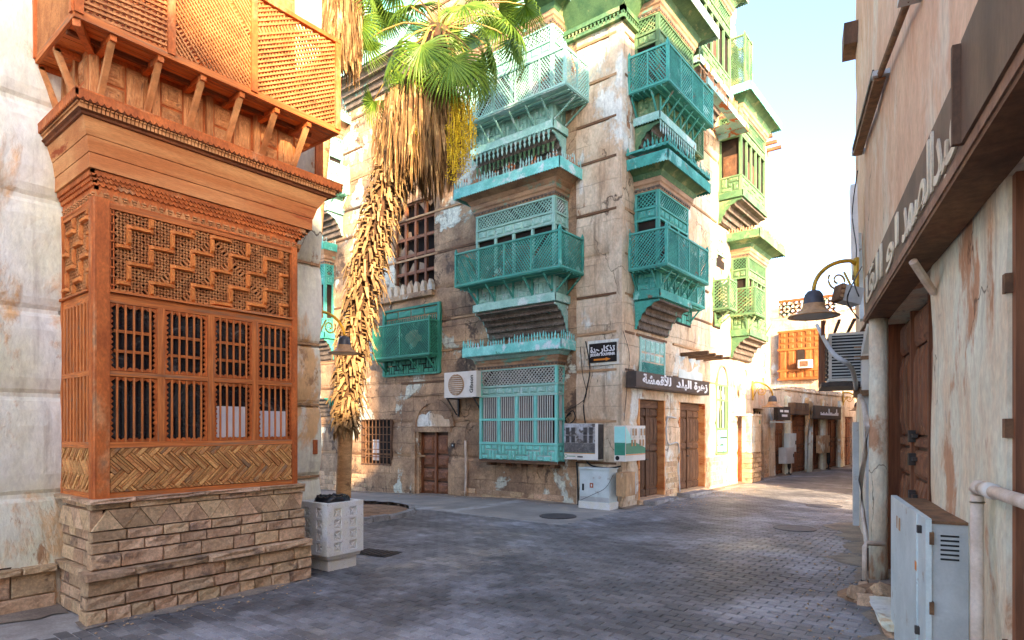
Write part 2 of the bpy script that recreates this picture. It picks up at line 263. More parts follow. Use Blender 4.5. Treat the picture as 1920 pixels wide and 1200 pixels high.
def leaf_trans(m):
    t = m.node_tree; b = t.nodes['Principled BSDF']; out = [n for n in t.nodes if n.type == 'OUTPUT_MATERIAL'][0]
    tr = t.nodes.new('ShaderNodeBsdfTranslucent'); mx = t.nodes.new('ShaderNodeMixShader'); mx.inputs[0].default_value = .3
    t.links.new(b.inputs['Base Color'].links[0].from_socket, tr.inputs[0])
    t.links.new(b.outputs[0], mx.inputs[1]); t.links.new(tr.outputs[0], mx.inputs[2]); t.links.new(mx.outputs[0], out.inputs[0])
leaf_trans(M['palm_leaf'])
# ------------------------------------------------------------------ mesh builder
I4 = Matrix.Identity(4)
class MB:
    def __init__(s): s.v = []; s.f = []
    def add(s, vs, fs, m=None):
        o = len(s.v)
        if m is not None: vs = [tuple(m @ Vector(p)) for p in vs]
        s.v.extend(vs); s.f.extend([tuple(i + o for i in f) for f in fs]); return s
    def box(s, x0, x1, o0, o1, z0, z1, m=None):      # o is distance outward (local y = -o)
        vs = [(x, -o, z) for z in (z0, z1) for o in (o0, o1) for x in (x0, x1)]
        return s.add(vs, [(0, 2, 3, 1), (4, 5, 7, 6), (0, 1, 5, 4), (2, 6, 7, 3), (0, 4, 6, 2), (1, 3, 7, 5)] if False else
                     [(0, 1, 3, 2), (4, 6, 7, 5), (0, 4, 5, 1), (2, 3, 7, 6), (0, 2, 6, 4), (1, 5, 7, 3)], m)
    def bar(s, p, q, w, t, up=(0, 0, 1), m=None):       # rectangular bar from p to q (local xyz)
        p = Vector(p); q = Vector(q); d = (q - p).normalized(); up = Vector(up)
        a = d.cross(up)
        if a.length < 1e-4: a = d.cross(Vector((0, 1, 0)))
        a.normalize(); b = a.cross(d).normalized(); a = a * w / 2; b = b * t / 2
        vs = [tuple(e + sa * a + sb * b) for e in (p, q) for sa, sb in ((-1, -1), (1, -1), (1, 1), (-1, 1))]
        return s.add(vs, [(0, 1, 2, 3), (7, 6, 5, 4), (0, 4, 5, 1), (1, 5, 6, 2), (2, 6, 7, 3), (3, 7, 4, 0)], m)
    def tube(s, pts, rad, seg=8, m=None, cap=True):
        pts = [Vector(p) for p in pts]; n = len(pts)
        rad = rad if hasattr(rad, '__len__') else [rad] * n
        vs = []; ref = Vector((0, 0, 1))
        for i, p in enumerate(pts):
            d = (pts[min(i + 1, n - 1)] - pts[max(i - 1, 0)]).normalized()
            a = d.cross(ref)
            if a.length < .05: a = d.cross(Vector((1, .3, 0)))
            a.normalize(); b = d.cross(a)
            for k in range(seg):
                t = 2 * math.pi * k / seg
                vs.append(tuple(p + a * rad[i] * math.cos(t) + b * rad[i] * math.sin(t)))
        fs = [(i * seg + k, i * seg + (k + 1) % seg, (i + 1) * seg + (k + 1) % seg, (i + 1) * seg + k) for i in range(n - 1) for k in range(seg)]
        if cap: fs += [tuple(range(seg))[::-1], tuple((n - 1) * seg + k for k in range(seg))]
        return s.add(vs, fs, m)
    def lathe(s, prof, seg=20, m=None):               # (r, z) pairs
        vs = [(r * math.cos(2 * math.pi * k / seg), r * math.sin(2 * math.pi * k / seg), z) for r, z in prof for k in range(seg)]
        fs = [(i * seg + k, i * seg + (k + 1) % seg, (i + 1) * seg + (k + 1) % seg, (i + 1) * seg + k) for i in range(len(prof) - 1) for k in range(seg)]
        return s.add(vs, fs, m)
    def prism(s, poly, o0, o1, m=None):               # polygon in (x,z), extruded from o0 to o1 outward
        n = len(poly); vs = [(x, -o0, z) for x, z in poly] + [(x, -o1, z) for x, z in poly]
        return s.add(vs, [tuple(range(n)), tuple(range(2 * n - 1, n - 1, -1))] + [(i, i + n, (i + 1) % n + n, (i + 1) % n) for i in range(n)], m)
    def strip(s, xs, zt, zb, o0, o1, m=None):         # board whose top and bottom edges follow curves
        n = len(xs)
        vs = [(xs[i], -o, z) for o in (o0, o1) for i in range(n) for z in (zb[i], zt[i])]
        fs = []
        for i in range(n - 1):
            a = 2 * i; b = 2 * n + 2 * i
            fs += [(a, a + 2, a + 3, a + 1)[::-1], (b, b + 2, b + 3, b + 1), (a, b, b + 2, a + 2)[::-1], (a + 1, b + 1, b + 3, a + 3)]
        e = 2 * n - 2
        fs += [(0, 1, 2 * n + 1, 2 * n), (e, 2 * n + e, 2 * n + e + 1, e + 1)]
        return s.add(vs, fs, m)
    def grid(s, vs, nu, nv, m=None):
        return s.add(vs, [(j * nu + i, j * nu + i + 1, (j + 1) * nu + i + 1, (j + 1) * nu + i) for j in range(nv - 1) for i in range(nu - 1)], m)
def T(x=0, o=0, z=0): return Matrix.Translation((x, -o, z))
def RZ(a): return Matrix.Rotation(R(a), 4, 'Z')
def link(name, data, parent=None, mtx=None):
    o = bpy.data.objects.new(name, data); COL.objects.link(o)
    if parent: o.parent = parent
    if mtx is not None: o.matrix_local = mtx
    return o
def mesh_of(mb, m, smooth=False, name='m'):
    me = bpy.data.meshes.new(name); me.from_pydata(mb.v, [], mb.f); me.update()
    if m is not None: me.materials.append(M[m] if isinstance(m, str) else m)
    if smooth: me.polygons.foreach_set('use_smooth', [True] * len(me.polygons))
    return me
def ob(name, mb, m, parent=None, mtx=None, smooth=False):
    return link(name, mesh_of(mb, m, smooth, name), parent, mtx)
def tag(o, label, cat, group=None):
    o['label'] = label; o['category'] = cat
    if group: o['group'] = group
    return o
def struct(o, kind='structure'): o['kind'] = kind; return o
def thing(name, label, cat, mtx=None, group=None):
    o = link(name, None, None, mtx); o.empty_display_size = .2
    return tag(o, label, cat, group)
# unit pieces (shared meshes): x,z span -.5...5, y spans 0 (back) ... -1 (front)
def unit_box():
    return MB().box(-.5, .5, 0, 1, -.5, .5)
def unit_raised(b=.16):
    b2 = b
    vs = [(-.5, 0, -.5), (.5, 0, -.5), (.5, 0, .5), (-.5, 0, .5), (-.5, -.45, -.5), (.5, -.45, -.5), (.5, -.45, .5), (-.5, -.45, .5),
          (-.5 + b2, -1, -.5 + b2), (.5 - b2, -1, -.5 + b2), (.5 - b2, -1, .5 - b2), (-.5 + b2, -1, .5 - b2)]
    return MB().add(vs, [(0, 1, 5, 4), (1, 2, 6, 5), (2, 3, 7, 6), (3, 0, 4, 7), (4, 5, 9, 8), (5, 6, 10, 9), (6, 7, 11, 10), (7, 4, 8, 11), (8, 9, 10, 11)])
def unit_stone(seed):
    r = random.Random(seed); b = .03
    xs = [-.5, -.5 + b * 1.2, -.1, .2, .5 - b * 1.2, .5]; zs = [-.5, -.5 + b * 1.8, 0., .5 - b * 1.8, .5]
    vs = []
    for j, z in enumerate(zs):
        for i, x in enumerate(xs):
            ed = i in (0, 5) or j in (0, 4)
            y = -.9 if ed else -1 + r.uniform(-.07, .05)
            if not ed and i in (1, 4) and j in (1, 3): y += r.choice((0, 0, .06, .14))
            vs.append((x + r.uniform(-.006, .006), y, z + r.uniform(-.02, .02)))
    mb = MB().grid(vs, 6, 5)
    bd = [i for i in range(6)] + [6 * j + 5 for j in range(1, 5)] + [24 + i for i in range(4, -1, -1)] + [6 * j for j in range(3, 0, -1)]
    o = len(mb.v); mb.v += [(mb.v[i][0], 0, mb.v[i][2]) for i in bd]; n = len(bd)
    mb.f += [(bd[i], o + i, o + (i + 1) % n, bd[(i + 1) % n]) for i in range(n)]
    return mb
UNIT = {'box': unit_box, 'raised': unit_raised, 'finial': lambda: MB().prism([(-.5, -.5), (.5, -.5), (.18, -.15), (.42, .02), (0, .5), (-.42, .02), (-.18, -.15)], 0, 1)}
for _i in range(8): UNIT['stone%d' % _i] = (lambda i=_i: unit_stone(i))
_UC = {}
def piece(name, shape, m, parent, x0, x1, o0, o1, z0, z1, face=None, rot=0., tilt=0.):
    """one small solid piece between the given bounds on a facade, its mesh shared with alike pieces"""
    k = (shape, m)
    if k not in _UC: _UC[k] = mesh_of(UNIT[shape](), m, False, name)
    mt = Matrix.Translation(((x0 + x1) / 2, -o0, (z0 + z1) / 2))
    if rot or tilt: mt = mt @ Matrix.Rotation(rot, 4, 'Y') @ Matrix.Rotation(tilt, 4, 'X')
    mt = mt @ Matrix.Diagonal((max(x1 - x0, 1e-3), max(o1 - o0, 1e-3), max(z1 - z0, 1e-3), 1))
    if face is not None: mt = face @ mt
    return link(name, _UC[k], parent, mt)
def rj(a): return random.uniform(-a, a)
# ------------------------------------------------------------------ facade tools
def lattice(mb, x0, x1, z0, z1, o, pitch, w, th, angles, m=None, layer=True):
    for li, ang in enumerate(angles):
        a = R(ang); d = (math.cos(a), math.sin(a)); nrm = (-d[1], d[0])
        cs = [(x - x0) * nrm[0] + (z - z0) * nrm[1] for x in (x0, x1) for z in (z0, z1)]
        k0 = math.ceil((min(cs) + w / 2) / pitch); k1 = math.floor((max(cs) - w / 2) / pitch)
        oo = o - (li * th if layer else 0)
        for k in range(k0, k1 + 1):
            if random.random() < .02: continue
            c = k * pitch + random.uniform(-.06, .06) * pitch; px = x0 + nrm[0] * c; pz = z0 + nrm[1] * c
            t0, t1 = -1e9, 1e9
            for p, dd, lo, hi in ((px, d[0], x0, x1), (pz, d[1], z0, z1)):
                if abs(dd) < 1e-6:
                    if p < lo or p > hi: t0, t1 = 1, 0
                    continue
                ta, tb = (lo - p) / dd, (hi - p) / dd
                t0 = max(t0, min(ta, tb)); t1 = min(t1, max(ta, tb))
            if t1 - t0 < w: continue
            A = (px + d[0] * t0, pz + d[1] * t0); B = (px + d[0] * t1, pz + d[1] * t1); h = (nrm[0] * w / 2, nrm[1] * w / 2)
            vs = [(A[0] - h[0], -oo, A[1] - h[1]), (B[0] - h[0], -oo, B[1] - h[1]), (B[0] + h[0], -oo, B[1] + h[1]), (A[0] + h[0], -oo, A[1] + h[1])]
            vs += [(x, y + th, z) for x, y, z in vs]
            mb.add(vs, [(0, 1, 2, 3), (1, 0, 4, 5), (2, 1, 5, 6), (3, 2, 6, 7), (0, 3, 7, 4)], m)
    return mb
def bay_faces(u0, u1, d, ol=0., on=0., orr=None):
    orr = ol if orr is None else orr
    return [(T(u0 - ol, d + on) , u1 - u0 + ol + orr), (Matrix.Translation((u0 - ol, 0, 0)) @ RZ(-90), d + on), (Matrix.Translation((u1 + orr, -(d + on), 0)) @ RZ(90), d + on)]
def sweep(mb, u0, u1, d, prof, kr=1., back=0.0, m=None):
    """profile of (offset, z) carried round the three free sides of a bay"""
    n = len(prof); vs = []
    for o, z in prof:
        vs += [(u0 - o, back, z), (u0 - o, -(d + o), z), (u1 + o * kr, -(d + o), z), (u1 + o * kr, back, z)]
    fs = []
    for i in range(n - 1):
        for k in range(3):
            a = i * 4 + k; fs.append((a, a + 1, a + 5, a + 4))
    return mb.add(vs, fs, m)
def scallop(mb, u0, u1, d, off, zt, zb, amp, pitch, th=.025, kr=1., kind='round', faces=(0, 1, 2), spike=None):
    for i in faces:
        fm, ln = bay_faces(u0, u1, d, off, off, off * kr)[i]
        n = max(2, round(ln / pitch)); per = 6 if kind == 'round' else 2
        if spike: per = 4
        N = n * per; xs = [ln * k / N for k in range(N + 1)]; b = []; t = []
        for k in range(N + 1):
            f = (k % per) / per
            b.append(zb - (amp * math.sin(math.pi * f) if kind == 'round' else (amp if k % 2 else 0)))
            t.append(zt)
        mb.strip(xs, t, b, -th, 0, fm)
    return mb
def spikes(par, m, ln, fm, z, h, pitch, o=0., miss=.12):
    """a row of little tin finials, each its own piece"""
    for k in range(int(ln / pitch)):
        if random.random() < miss: continue
        x = (k + .5) * pitch + rj(.006); hh = h * random.uniform(.55, 1.05); wd = pitch * .36
        piece('finial', 'finial', m, par, x - wd, x + wd, o - .012, o, z, z + hh, fm, rj(.12))
def drops(mb, ln, fm, z, h, pitch, o=0., th=.015):
    n = int(ln / pitch)
    for k in range(n):
        x = (k + .5) * pitch; wd = pitch * .34
        mb.prism([(x - wd, z), (x - wd * .3, z - h * .45), (x - wd * .7, z - h * .62), (x, z - h), (x + wd * .7, z - h * .62), (x + wd * .3, z - h * .45), (x + wd, z)], o - th, o, fm)
    return mb
def wall(name, parent, mtx, u0, u1, z0, z1, m, holes=(), strips=(), amp=.015, step=.16, depth=.3, bulge=.02, fade=(None, None), seed=0, groove=.03):
    def lines(a, b, ext, hs):
        k = max(1, round((b - a) / step)); base = [a + (b - a) * i / k for i in range(k + 1)]
        ks = sorted(set([a, b] + [h for h in hs if a < h < b]))
        return sorted(set([round(t, 4) for t in ks + [t for t in base if all(abs(t - q) > step * .35 for q in ks)]]))
    us = lines(u0, u1, None, [h for q in holes for h in q[:2]])
    zs = lines(z0, z1, None, [h for q in holes for h in q[2:4]] + [t + s_ for t in strips for s_ in (-.06, -.02, .02, .06)])
    st = sorted(strips)
    def off(u, z):
        n = amp * (mnoise.noise((u * 1.1 + seed, z * 1.1, seed)) + .5 * mnoise.noise((u * 4 + seed, z * 4, 3.1)))
        if st:
            dm = min(abs(z - t) for t in st)
            n += bulge * min(1, dm / .3) - groove * (1 if dm < .03 else (max(0, 1 - (dm - .03) / .05)))
        k = 1.
        if fade[0] is not None: k *= min(1, max(0, (u - u0) / fade[0]))
        if fade[1] is not None: k *= min(1, max(0, (u1 - u) / fade[1]))
        return n * k
    nu, nz = len(us), len(zs); mb = MB()
    mb.v = [(u, -off(u, z), z) for z in zs for u in us]
    def inh(i, j):
        if i < 0 or j < 0 or i >= nu - 1 or j >= nz - 1: return True
        uc = (us[i] + us[i + 1]) / 2; zc = (zs[j] + zs[j + 1]) / 2
        return any(h[0] < uc < h[1] and h[2] < zc < h[3] for h in holes)
    bk = {}
    def back(i):
        if i not in bk: bk[i] = len(mb.v); p = mb.v[i]; mb.v.append((p[0], depth, p[2]))
        return bk[i]
    for j in range(nz - 1):
        for i in range(nu - 1):
            if inh(i, j): continue
            a, b, c, d = j * nu + i, j * nu + i + 1, (j + 1) * nu + i + 1, (j + 1) * nu + i
            mb.f.append((a, b, c, d))
            for (ii, jj, p, q) in ((i, j - 1, a, b), (i + 1, j, b, c), (i, j + 1, c, d), (i - 1, j, d, a)):
                if inh(ii, jj): mb.f.append((q, p, back(p), back(q)))
    return ob(name, mb, m, parent, mtx)
def stones(parent, mtx, rects, m='stone', th=.05, o=-.02, gap=.012):
    for (x0, x1, z0, z1, h, l) in rects:
        nr = max(1, round((z1 - z0) / h)); hh = (z1 - z0) / nr
        for r in range(nr):
            x = x0; first = True
            while x < x1 - .02:
                ll = l * random.uniform(.7, 1.3) * (.55 if (first and r % 2) else 1); first = False
                xe = min(x1, x + ll)
                if x1 - xe < l * .35: xe = x1
                piece('stone', 'stone%d' % random.randrange(8), m, parent, x + gap / 2, xe - gap / 2, o, o + th + rj(.008), z0 + r * hh + gap / 2, z0 + (r + 1) * hh - gap / 2, mtx)
                x = xe
AR = {'zahra': 'زهرة'}
def text_mesh(txt, size, depth=.004, bold=.0, xs=1., align='CENTER'):
    cu = bpy.data.curves.new('t', 'FONT'); cu.body = txt; cu.size = size; cu.extrude = depth; cu.offset = bold; cu.align_x = align; cu.align_y = 'CENTER'
    cu.resolution_u = 3
    o = bpy.data.objects.new('t', cu); COL.objects.link(o)
    dg = bpy.context.evaluated_depsgraph_get(); me = bpy.data.meshes.new_from_object(o.evaluated_get(dg))
    bpy.data.objects.remove(o); bpy.data.curves.remove(cu)
    me.transform(Matrix.Diagonal((xs, 1, 1, 1))); me.transform(Matrix.Rotation(R(90), 4, 'X'))
    return me
def lettering(name, txt, size, m, parent, mtx, depth=.004, bold=.0, xs=1.):
    me = text_mesh(txt, size, depth, bold, xs); me.materials.clear(); me.materials.append(M[m])
    return link(name, me, parent, mtx)
# ------------------------------------------------------------------ ground
def ground_sheet(name, x0, x1, y0, y1, z, m, n=24):
    mb = MB(); xs = [x0 + (x1 - x0) * i / n for i in range(n + 1)]; ys = [y0 + (y1 - y0) * i / n for i in range(n + 1)]
    mb.grid([(x, y, z + gz(x, y)) for y in ys for x in xs], n + 1, n + 1)
    return struct(ob(name, mb, m))
ground = struct(ob('ground', MB().add([(-400, -400, -.42), (400, -400, -.42), (400, 400, -.42), (-400, 400, -.42)], [(0, 1, 2, 3)]), 'sand'))
road = ground_sheet('road', -30, 14, -12, 60, -.0065, 'sand', 88)
alley = ground_sheet('alley', -28, -6.3, 9.6, 13, -.006, 'asphalt', 40)
# pavers: interlocking zigzag stones, rows square to the shop building
RING = cam_pt(640, 0, 13.0); RING = (RING.x, RING.y); RING_R = 1.55
PL, PW, PA = .22, .11, .002
_pu = Vector((1, 0)); _pv = Vector((0, 1))
def blocked(x, y):
    if y > 9.55 and x < -6.35: return True
    if x < -6.45 and y < 4.3: return True
    if x < -7.4 and y < 5.2: return True
    if y > 12.2 and x < -6.2: return True
    if (Vector((x, y)) - RB.o).dot(RB.n) < .12 and (Vector((x, y)) - RB.o).dot(RB.u) > -.1: return True
    if math.hypot(x - RING[0], y - RING[1]) < RING_R: return True
    return False
def paver_mb(seed):
    r = random.Random(seed); g = .0045; ed = []
    xs = [-PL / 2 + PL * k / 4 for k in range(5)]; xs[0] += g; xs[-1] -= g
    lo = [(x, -PW / 2 + g + (PA if k % 2 else -PA)) for k, x in enumerate(xs)]; hi = [(x, PW / 2 - g + (PA if k % 2 else -PA)) for k, x in enumerate(xs)][::-1]
    poly = lo + hi; n = len(poly); mb = MB(); c = .006
    mb.v = [(x, y, 0) for x, y in poly] + [(x, y, .014) for x, y in poly] + [(x * (1 - 2 * c / PL * 1.0), y - math.copysign(c, y) * (1 if abs(y) > c else 0), .02) for x, y in poly]
    mb.f = [(i, (i + 1) % n, n + (i + 1) % n, n + i) for i in range(n)] + [(n + i, n + (i + 1) % n, 2 * n + (i + 1) % n, 2 * n + i) for i in range(n)] + [tuple(range(2 * n, 3 * n))]
    return mb
PM = [mesh_of(paver_mb(i), 'paver_obj') for i in range(3)]
cand = []
for i in range(-30, 300):
    for j in range(-150, 70):
        p = _pu * ((j + (.5 if i % 2 else 0)) * PL) + _pv * (i * PW)
        x, y = p
        d = depth_of(p)
        if d < 3.2 or d > 27: continue
        px = 960 + FPX * (x * CR[0] + y * CR[1]) / d
        if px < -220 or px > 2150 or blocked(x, y): continue
        py = HZ + FPX * H / d
        cand.append((0 if (-20 < px < 1900 and py < 1210) else 1, d, x, y))
cand.sort()
a0 = math.atan2(_pu.y, _pu.x)
base = paver_mb(0); bv = np.array(base.v); allv = []; allf = []
pa, nbv = a0, len(bv)
for k, (vis, d, x, y) in enumerate(cand):
    tx, ty = rj(.02), rj(.02); dz = -.018 + rj(.0022) + gz(x, y); a = a0 + rj(.018)
    if k < 300:
        mt = Matrix.Translation((x, y, dz)) @ Matrix.Rotation(a, 4, 'Z') @ Matrix.Rotation(tx, 4, 'X') @ Matrix.Rotation(ty * .6, 4, 'Y')
        link('paver', PM[k % 3], road, mt); continue
    ca, sa = math.cos(a), math.sin(a)
    X = bv[:, 0] * ca - bv[:, 1] * sa + x; Y = bv[:, 0] * sa + bv[:, 1] * ca + y
    Z = bv[:, 2] + dz + bv[:, 0] * ty * .6 + bv[:, 1] * tx
    o = len(allv) * nbv; allv.append(np.stack([X, Y, Z], 1)); allf.extend([tuple(i + o for i in f) for f in base.f])
mbp = MB(); mbp.v = np.concatenate(allv).tolist(); mbp.f = allf
struct(ob('paver_field', mbp, 'paver', road), 'stuff')
def disc_item(name, px, py, r, label, cat, m, z=.012):
    p = ground_pt(px, py); t = thing(name, label, cat, Matrix.Translation((p.x, p.y, gz(p.x, p.y))))
    seg = 28
    ob('frame', MB().lathe([(r, 0), (r, z), (r * .9, z), (r * .9, 0)], seg), m, t)
    mb = MB().lathe([(r * .89, z * .8), (.001, z * .8)], seg)
    for k in range(-4, 5):
        x = k * r * .19; hl = math.sqrt(max(0, (r * .82) ** 2 - x * x))
        mb.add([(x - r * .05, -hl, z), (x + r * .05, -hl, z), (x + r * .05, hl, z), (x - r * .05, hl, z)], [(0, 1, 2, 3)])
    ob('lid', mb, m, t)
    return t
disc_item('manhole_cover', 1490, 991, .36, 'round iron manhole cover in the paved street opposite the second shop door', 'manhole cover', 'manhole')
disc_item('manhole_cover', 1046, 968, .38, 'round iron manhole cover in front of the turquoise street-level window', 'manhole cover', 'manhole')
disc_item('manhole_cover', 1545, 949, .38, 'round iron manhole cover beside the shop building corner conduits', 'manhole cover', 'manhole')
def drain(px, py, a, b, label):
    p = ground_pt(px, py); t = thing('drain_grate', label, 'drain', Matrix.Translation((p.x, p.y, .003)) @ RZ(12))
    ob('frame', MB().box(-a, a, -b, b, 0, .006), 'black', t)
    for k in range(7): ob('bar', MB().box(-a + .03 + k * (2 * a - .06) / 7, -a + .03 + (k + .55) * (2 * a - .06) / 7, -b + .03, b - .03, .006, .014), 'metal_dark', t)
drain(705, 1037, .32, .2, 'iron drain grate in the paving behind the concrete planter')
# tree bed
t = thing('tree_bed', 'round tree bed of sandy soil with a dark stone kerb around the palm', 'tree bed', Matrix.Translation((RING[0], RING[1], gz(*RING))))
mb = MB(); vs = [(0, 0, .09)]
for k in range(40):
    for r_, z_ in ((.7, .09), (RING_R - .13, .05)): vs.append((r_ * math.cos(k * math.pi / 20), r_ * math.sin(k * math.pi / 20), z_ + rj(.015)))
mb.add(vs, [f for k in range(40) for f in ((0, 1 + 2 * k, 1 + 2 * ((k + 1) % 40)), (1 + 2 * k, 2 + 2 * k, 2 + 2 * ((k + 1) % 40), 1 + 2 * ((k + 1) % 40)))])
ob('soil', mb, 'earth', t)
for k in range(26):
    a = 2 * math.pi * k / 26; hw = math.pi * (RING_R) / 26 - .008
    mt = Matrix.Rotation(a, 4, 'Z') @ Matrix.Translation((0, -(RING_R - .14), 0))
    q = piece('kerb_stone', 'stone%d' % (k % 8), 'stone_grey', t, -hw, hw, 0, .14, 0, .12 + rj(.01), mt)
# ------------------------------------------------------------------ left house with the orange bay
LH = thing('plastered_house', 'whitewashed coral stone house carrying the carved orange wooden bay window', 'house', L.M)
LS = [1.13, 2.13, 2.97, 4.09, 5.02, 6.2, 7.2]
wall('wall', LH, None, -9, 5.09, -.1, 7.9, 'plaster_white', strips=LS, amp=.02, bulge=.03, seed=3, depth=.5, groove=.035)
ob('core', MB().box(-9, 5.05, -9, -.45, -.1, 7.85), 'plaster_brown', LH)
for k, z in enumerate(LS):
    for (a, b) in (((-9, 1.2) if k != 1 else (-9, 1.42)), (4.5, 5.08)):
        [piece('string_course', 'box', 'timber_pale', LH, a + (b - a) * q_ / 4, a + (b - a) * (q_ + 1) / 4 - .004, -.03, .004 + rj(.006), z - .018 + rj(.004), z + .018 + rj(.004), None, rj(.006)) for q_ in range(4)]
ob('parapet', MB().box(-9, 5.12, -.3, .06, 7.9, 8.25), 'plaster_white', LH)
# stone plinths
pl = ob('plinth', MB().box(-9, 2.0, -.05, .03, -.05, .46), 'mortar', LH)
stones(pl, None, [(-2.2, 1.98, .0, .16, .16, .34), (-2.2, 1.98, .16, .38, .22, .38)], th=.06, o=.02)
stones(pl, None, [(-2.2, 1.98, .38, .45, .07, .6)], th=.12, o=.02)
BU0, BU1, BD = 2.066, 4.124, .91
base = ob('stone_base', MB().box(BU0 + .02, BU1 + .02, 0, BD + .01, -.05, 1.09), 'mortar', LH)
rows = [(0, .13, 1.05, .2), (.14, .255, 1.04, .34), (.262, .402, 1.04, .34), (.49, .63, .985, .32), (.635, .735, .985, .3), (.742, .84, .98, .27), (1.04, 1.1, .985, .36)]
for (z0, z1, n, l) in rows:
    a, b = BU0 - (n - BD) + .01, BU1 + (n - BD) + .02
    x = a; first = True
    while x < b - .02:
        ll = l * random.uniform(.75, 1.3) * (.6 if first and random.random() < .5 else 1); first = False
        xe = min(b, x + ll); xe = b if b - xe < .12 else xe
        piece('stone', 'stone%d' % random.randrange(8), 'stone', base, x + .005, xe - .005, BD - .04, n + rj(.008) - (.03 * random.random() if z0 == 0 else 0), z0 + .004, z1 - .004)
        x = xe
    fm = Matrix.Translation((BU0, 0, 0)) @ RZ(-90)
    x = 0.02
    while x < n - .05:
        xe = min(n - .02, x + l * random.uniform(.7, 1.1)); xe = n - .02 if n - xe < .15 else xe
        piece('stone', 'stone%d' % random.randrange(8), 'stone', base, x + .005, xe - .005, -.04, (n - BD) * .35 - .004, z0 + .004, z1 - .004, fm)
        x = xe
for fm, a, b in ((None, BU0 - .14, BU1 + .14),):
    x = a
    while x < b - .02:
        xe = min(b, x + random.uniform(.4, .7)); xe = b if b - xe < .2 else xe
        piece('ledge_stone', 'stone%d' % random.randrange(8), 'stone', base, x + .003, xe - .003, BD - .04, 1.075 + rj(.006), .41, .48)
        piece('sill_stone', 'stone%d' % random.randrange(8), 'stone', base, x * .96 + .12 + .003, xe * .96 + .12 - .003, BD - .1, 1.02 + rj(.004), 1.102, 1.14)
        x = xe
fm = Matrix.Translation((BU0, 0, 0)) @ RZ(-90)
for k in range(2):
    piece('ledge_stone', 'stone%d' % k, 'stone', base, .0 + k * .5, .48 + k * .55, -.04, .085, .41, .48, fm)
    piece('sill_stone', 'stone%d' % (k + 3), 'stone', base, .0 + k * .5, .48 + k * .48, -.06, .09, 1.102, 1.14, fm)
def tri_course(fm, a, b, n0, n1, w):
    k = 0; x = a
    while x < b - w * .4:
        for up in (1, 0):
            x0 = x + (0 if up else w / 2); x1 = x0 + w
            if x0 > b - .02: continue
            x1c = min(x1, b); g = .004
            if up: poly = [(x0 + g, .85), (x1c - g, .85), (min(x0 + w / 2, b), 1.032)]
            else: poly = [(x0 + g, 1.035), (min(x0 + w / 2, b), .852), (x1c - g, 1.035)]
            mb = MB(); mb.prism(poly, n0, n1 + rj(.006), None); ob('triangle_stone', mb, 'stone', base, fm)
        x += w
tri_course(None, BU0 - .06, BU1 + .07, BD - .04, .98, .27)
tri_course(fm, 0.05, .95, -.04, .065, .24)
# bay
bay = ob('bay_window', MB().box(BU0 + .05, BU1 - .04, 0, BD - .06, 1.13, 4.6), 'room_dark', LH)
FACES = bay_faces(BU0, BU1, BD)
ZR = [1.13, 1.64, 2.31, 3.02, 3.93]
def rail(face, x0, x1, z, h, o=.0, t=.05, m='wood_pc', nm='rail'): return piece(nm, 'box', m, bay, x0, x1, -.04, o + t - .04, z - h / 2, z + h / 2, face)
f0, ln0 = FACES[0]; f1, ln1 = FACES[1]; f2, ln2 = FACES[2]
for (f, a, b) in ((f0, -.005, .1), (f0, ln0 - .055, ln0 + .005), (f1, ln1 - .085, ln1 - .0), (f2, .0, .06)):
    ob('corner_post', MB().box(a, b, -.06, .035, 1.14, 3.95), 'wood_orange', bay, f)
ob('corner_bead', MB().tube([(BU0 - .005, -BD - .005, 1.14), (BU0 - .005, -BD - .005, 3.95)], .028, 8), 'wood_orange', bay)
piece('post', 'box', 'wood_pc', bay, 0, .05, -.06, .03, 1.14, 3.95, f1)
for f, a, b in ((f0, .1, ln0 - .055), (f1, .0, ln1 - .085)):
    for z, h, o in ((1.165, .05, .025), (1.64, .055, .03), (2.32, .05, .028), (3.035, .09, .02), (3.095, .022, .05), (3.9, .05, .02)): rail(f, a, b, z, h, 0, .04 + o)
